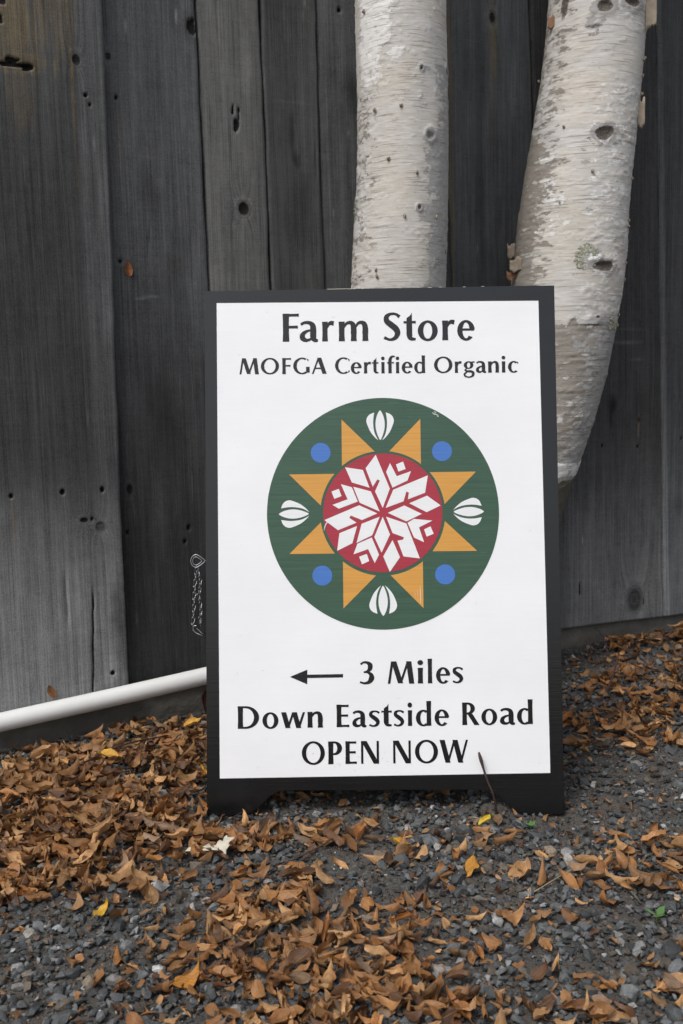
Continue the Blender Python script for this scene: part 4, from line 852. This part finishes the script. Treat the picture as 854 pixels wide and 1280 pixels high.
def leaves():
    rng = np.random.default_rng(21); X = []; Y = []; H = []
    for bx_, by, sx, sy, n, pile in BLOBS:
        a = rng.normal(0, .62, n); b = rng.normal(0, .62, n); X.append(bx_+a*sx); Y.append(by+b*sy); H.append(rng.random(n)*pile*np.exp(-(a*a+b*b)*.6))
    x, y, h = map(np.concatenate, (X, Y, H)); g = fence_gap(x, y); k = (g > .03) & (y > .7) & ~((np.abs(x-.06) < .31) & (np.abs(y-1.635) < .03)) & (np.hypot(x-.12, y-2.25) > .17) & (np.hypot(x-.40, y-2.345) > .17)
    x, y, h = x[k], y[k], h[k]; n = len(x); sz = np.where(y < 1.28, .88, 1)*np.clip(rng.normal(.0355, .0095, n), .016, .060); z = gz(x, y)+.004+h
    yaw = rng.uniform(0, 6.283, n); tx = rng.normal(0, .30, n); ty = rng.normal(0, .30, n); pk = rng.integers(0, 36, n); pc = rng.choice(5, n, p=PW)
    L = np.exp(rng.normal(0, .24, n)); col = np.array([PAL[i][1] for i in pc])*L[:, None]
    vis = in_frame(x, y, z, .99) & ~((x > -.255) & (x < .372) & (y > 1.64) & (y < 2.5))
    order = np.argsort(-np.where(vis, sz/y*(1+h*6), 0)); top = order[:290]; rest = order[290:]
    for i in top:
        w = where(x[i], y[i]); hue = PAL[pc[i]][0]
        leaf_at(LMES[pk[i]], x[i], y[i], z[i], sz[i], yaw[i], tx[i], ty[i], col[i], f"{'large' if sz[i] > .046 else ('small' if sz[i] < .035 else 'medium')} {LSHAPE[pk[i]][3]} {hue} leaf {w}", f'dry {hue} leaves {w}')
    Vs = []; Fs = []; Cs = []; As = []; off = 0
    for i in rest:
        v, f, a = LEAVES[pk[i]]; m = (Matrix.Rotation(tx[i], 3, 'X') @ Matrix.Rotation(ty[i], 3, 'Y') @ Matrix.Rotation(yaw[i], 3, 'Z'))
        Vs.append((v*sz[i])@np.array(m).T+np.array([x[i], y[i], z[i]])); Fs.append(f+off); off += len(v); Cs.append(np.tile(np.append(col[i], 1), (len(v), 1))); As.append(a)
    me = fast_mesh('leaf_litter', np.vstack(Vs), np.vstack(Fs), True, dict(lc=np.vstack(Cs), lv=np.vstack(As)), M['litter'])
    tag(link(bpy.data.objects.new('leaf_litter', me)), kind='stuff')
    return n
leaves()
def crumbs():
    rng = np.random.default_rng(8); x, y = rand_ground(5200, rng, -1.1, 1.4, .8, 2.95); n = len(x)
    R = rotmats(n, rng, .35); s = rng.uniform(.0022, .0075, n); q = np.array([[-1, -.5, 0], [0, -.75, .3], [1, -.2, .1], [.8, .5, .25], [-.1, .6, -.1], [-.9, .4, .2]])
    qs = q[None]*(1+.4*rng.normal(0, 1, (n, 6, 1))*np.array([1, 1, .8]))
    V = np.einsum('nij,nvj->nvi', R, qs)*s[:, None, None]+np.stack([x, y, gz(x, y)+.005+rng.uniform(0, .004, n)], -1)[:, None, :]
    F = np.array([[0, 1, 4, 5], [1, 2, 3, 4]])[None]+(np.arange(n)*6)[:, None, None]
    col = np.array([p[1] for p in PAL])[rng.choice(5, n, p=PW)]*np.exp(rng.normal(-.25, .3, n))[:, None]
    C = np.repeat(np.hstack([col, np.ones((n, 1))]), 6, 0)
    me = fast_mesh('leaf_crumbs', V.reshape(-1, 3), F.reshape(-1, 4), False, dict(lc=C, lv=np.tile([.5, .5, 0.], (n*6, 1))), M['litter'])
    tag(link(bpy.data.objects.new('leaf_crumbs', me)), kind='stuff')
crumbs()
YEL = (.62, .36, .035)
for k, (x, y, sz, yaw, col, lab, lift) in enumerate((
    (.2243, 1.5693, .030, .4, (.66, .46, .03), 'small bright yellow leaf in front of the right foot of the sign', .012),
    (.0777, 1.4858, .042, 2.6, (.58, .33, .035), 'golden yellow leaf on the gravel below the words open now', .012),
    (-.3448, 1.3047, .036, 1.0, YEL, 'yellow leaf on the bare gravel at lower left', .014),
    (-.317, 1.9757, .038, .2, (.62, .33, .03), 'yellow leaf standing in the drift by the left edge of the sign', .05),
    (-.4485, 1.8, .044, 2.9, (.56, .30, .03), 'yellow brown leaf on top of the drift left of the sign', .04),
    (-.262, 1.745, .034, 5.2, (.58, .30, .03), 'amber leaf tucked beside the left foot of the sign', .035),
    (.1796, 1.4025, .040, 4.4, (.50, .22, .02), 'amber leaf upright on the gravel in front of the sign', .008),
    (-.20, 1.14, .046, .6, (.50, .20, .02), 'bright orange leaf in the left foreground below the leaf band', .01))):
    leaf_at(LMES[(k*5+3) % 36], x, y, float(gz(x, y))+lift, sz, yaw, .3, -.2, col, lab)
def fpt(u, z, out): p = FA+FE*u+FN*out; return Vector((p[0], p[1], z))
def stuck(u, z, out, sz, roll, col, lab, me):
    yv = Vector(FN); xv = Vector(FE)*math.cos(roll)+Vector((0, 0, 1))*math.sin(roll); zv = xv.cross(yv); m = Matrix.Identity(4)
    for i, v in enumerate((xv, zv, yv)):
        for k in range(3): m[k][i] = v[k]
    o = bpy.data.objects.new('fallen_leaf', me); o.matrix_world = Matrix.Translation(fpt(u, z, out)) @ m @ Matrix.Scale(sz, 4); o.color = (*col, 1); tag(link(o), lab, 'leaf')
FLAT = [i for i in range(36) if LSHAPE[i][3] == 'half open']
stuck(.3205, .985, .002, .034, 1.75, (.30, .115, .04), 'small rust brown leaf stuck on the dark second board', LMES[FLAT[0]])
stuck(.105, .118, .030, .034, 2.0, (.30, .13, .05), 'small brown leaf caught between the fence and the white pipe', LMES[FLAT[1 % len(FLAT)]])
stuck(.4270, .055, .06, .075, 1.5, (.10, .035, .026), 'dark red brown leaf standing against the left edge of the sign', LMES[11])

# ------------------------------------------------------------------ twigs, sprouts, bark scrap
def twig(pts, r0, r1, label, mat='twig', bud=False, n=8, name='twig'):
    C = catmull(pts, 6); rad = np.linspace(r0, r1, len(C)); jit = np.random.default_rng(len(label)).normal(0, 1, len(C)); rad = rad*(1+.10*jit)
    if bud: rad[-5:] = [r1*1.0, r1*1.3, r1*1.75, r1*1.7, r1*.9]
    V, F = tube(C, rad, n); o = mesh_obj(name, V, F, M[mat], None, True); return tag(o, label, name.replace('_', ' ').split()[-1])
SB = Vector((.06057, 1.62293, 0))
def sp(u, v, out): return SB+SU*u+SV*v+SN*out
twig([(.252, 1.622, -.01), tuple(sp(.1835, .035, .014)), tuple(sp(.172, .065, .014)), tuple(sp(.160, .108, .012))], .0021, .0017, 'dark twig standing upright against the bottom of the sign', bud=True)
def g3(x, y, dz=.006): return (x, y, float(gz(x, y))+dz)
twig([g3(-.53, 1.72, .03), g3(-.44, 1.84, .045), g3(-.36, 1.93, .04)], .0022, .0012, 'thin dark twig lying across the leaf drift below the white pipe')
twig([g3(-.21, 1.59, .016), g3(-.15, 1.66, .012), g3(-.09, 1.67, .012)], .0009, .0006, 'thin bent twig under the arch of the sign near its left foot')
twig([g3(.58, 2.20, .0), (.625, 2.27, .035), (.66, 2.34, .075)], .003, .002, 'dark stub of twig leaning up beside the fence at right')
twig([g3(.66, 2.47, .0), (.668, 2.48, .045), (.655, 2.49, .085), (.64, 2.49, .10)], .0018, .001, 'thin dark stem arching up from the soil near the fence')
twig([g3(.44, 1.36), g3(.49, 1.40, .010), g3(.53, 1.39, .012), g3(.56, 1.43)], .0011, .0008, 'pale dry straw lying by the leaves at the right edge', 'straw', name='straw')
twig([g3(.26, 1.34), g3(.33, 1.40, .008), g3(.38, 1.43)], .0010, .0007, 'thin pale straw on the gravel right of the sign foot', 'straw', name='straw')
twig([g3(-.13, 1.42), g3(-.05, 1.47, .018), g3(-.01, 1.545, .01)], .0013, .0008, 'thin brown twig on the leaves in front of the left sign foot')
twig([g3(.205, 1.595), g3(.212, 1.585, .01), g3(.228, 1.588, .006)], .0012, .0009, 'short pale curved root fibre under the standing twig', 'straw', name='fibre')
def sprout(x, y, sc, label, k):
    e = empty('sprout', label, 'plant', g3(x, y, 0))
    V, F = tube([(0, 0, -.003), (.001, 0, .5*sc), (0, .001, .9*sc)], .0007, 6); mesh_obj('stem', V, F, M['sprout'], e, True)
    for i in range(k):
        a = i*2.4+.5; v, f, _ = LEAVES[(i*7+1) % 36]; m = Matrix.Rotation(a, 3, 'Z') @ Matrix.Rotation(-.35, 3, 'Y')
        w = (v*np.array([1, 1.5, .4])+np.array([.5, 0, 0]))*sc*1.15; w = w@np.array(m).T+np.array([0, 0, .8*sc])
        mesh_obj('leaf', w, f, M['sprout'], e, True)
sprout(.4073, 1.2573, .016, 'tiny green seedling with two leaves on the gravel at lower right', 3)
sprout(.2987, 1.5709, .011, 'tiny green sprout beside the right foot of the sign', 4)
sprout(.238, 1.605, .007, 'minute reddish green sprout at the base of the standing twig', 3)
def scrap():
    r = random.Random(4); n1, n2 = 9, 7; V = []
    for i in range(n1):
        for j in range(n2):
            s, t = i/(n1-1)-.5, j/(n2-1)-.5
            V.append((s*.036*(1+.35*math.sin(6*t+1)+.2*math.sin(15*t)), t*.029*(1+.3*math.sin(7*s)+.2*math.sin(19*s)), .012+.010*s*s*4-.006*t+.003*math.sin(9*s+4*t)+r.uniform(-.0006, .0006)))
    F = [(i*n2+j, i*n2+j+1, (i+1)*n2+j+1, (i+1)*n2+j) for i in range(n1-1) for j in range(n2-1) if not (i > 6 and j < 2) and not (i < 2 and j > 4)]
    o = mesh_obj('bark_scrap', V, F, M['scrap'], None, True); o.location = g3(-.2, 1.475, .008); o.rotation_euler = (.25, -.2, .4)
    sd = o.modifiers.new('thickness', 'SOLIDIFY'); sd.thickness = .0012
    tag(o, 'torn white scrap of birch bark on the ground in front of the left sign foot', 'bark')
    V = [(-.02, 0, .006), (.018, -.004, .008), (.02, .003, .012), (-.015, .006, .009)]
    o = mesh_obj('bark_scrap', V, [(0, 1, 2, 3)], M['scrap'], None); o.location = g3(-.238, 1.478, .006); sd = o.modifiers.new('thickness', 'SOLIDIFY'); sd.thickness = .001
    tag(o, 'thin white sliver of bark beside the larger white scrap', 'bark')
scrap()

# where several loose pieces would read alike, say which one by its place in the row
def tell_apart():
    ORD = ['leftmost', 'second from left', 'third from left', 'fourth from left', 'fifth from left', 'sixth from left', 'seventh from left', 'eighth from left', 'ninth from left', 'tenth from left', 'eleventh from left', 'twelfth from left']
    same = {}
    for o in COL.objects:
        if o.parent is None and o.get('group') and o.get('category') in ('leaf', 'stone'): same.setdefault(o['label'], []).append(o)
    for lab, os_ in same.items():
        if len(os_) < 2: continue
        os_.sort(key=lambda o: o.matrix_world.translation.x/o.matrix_world.translation.y)
        for k, o in enumerate(os_):
            w = 'rightmost' if k == len(os_)-1 else (ORD[k] if k < 12 else f'{len(os_)-k}th from right')
            o['label'] = f'{lab}, {w}'
tell_apart()
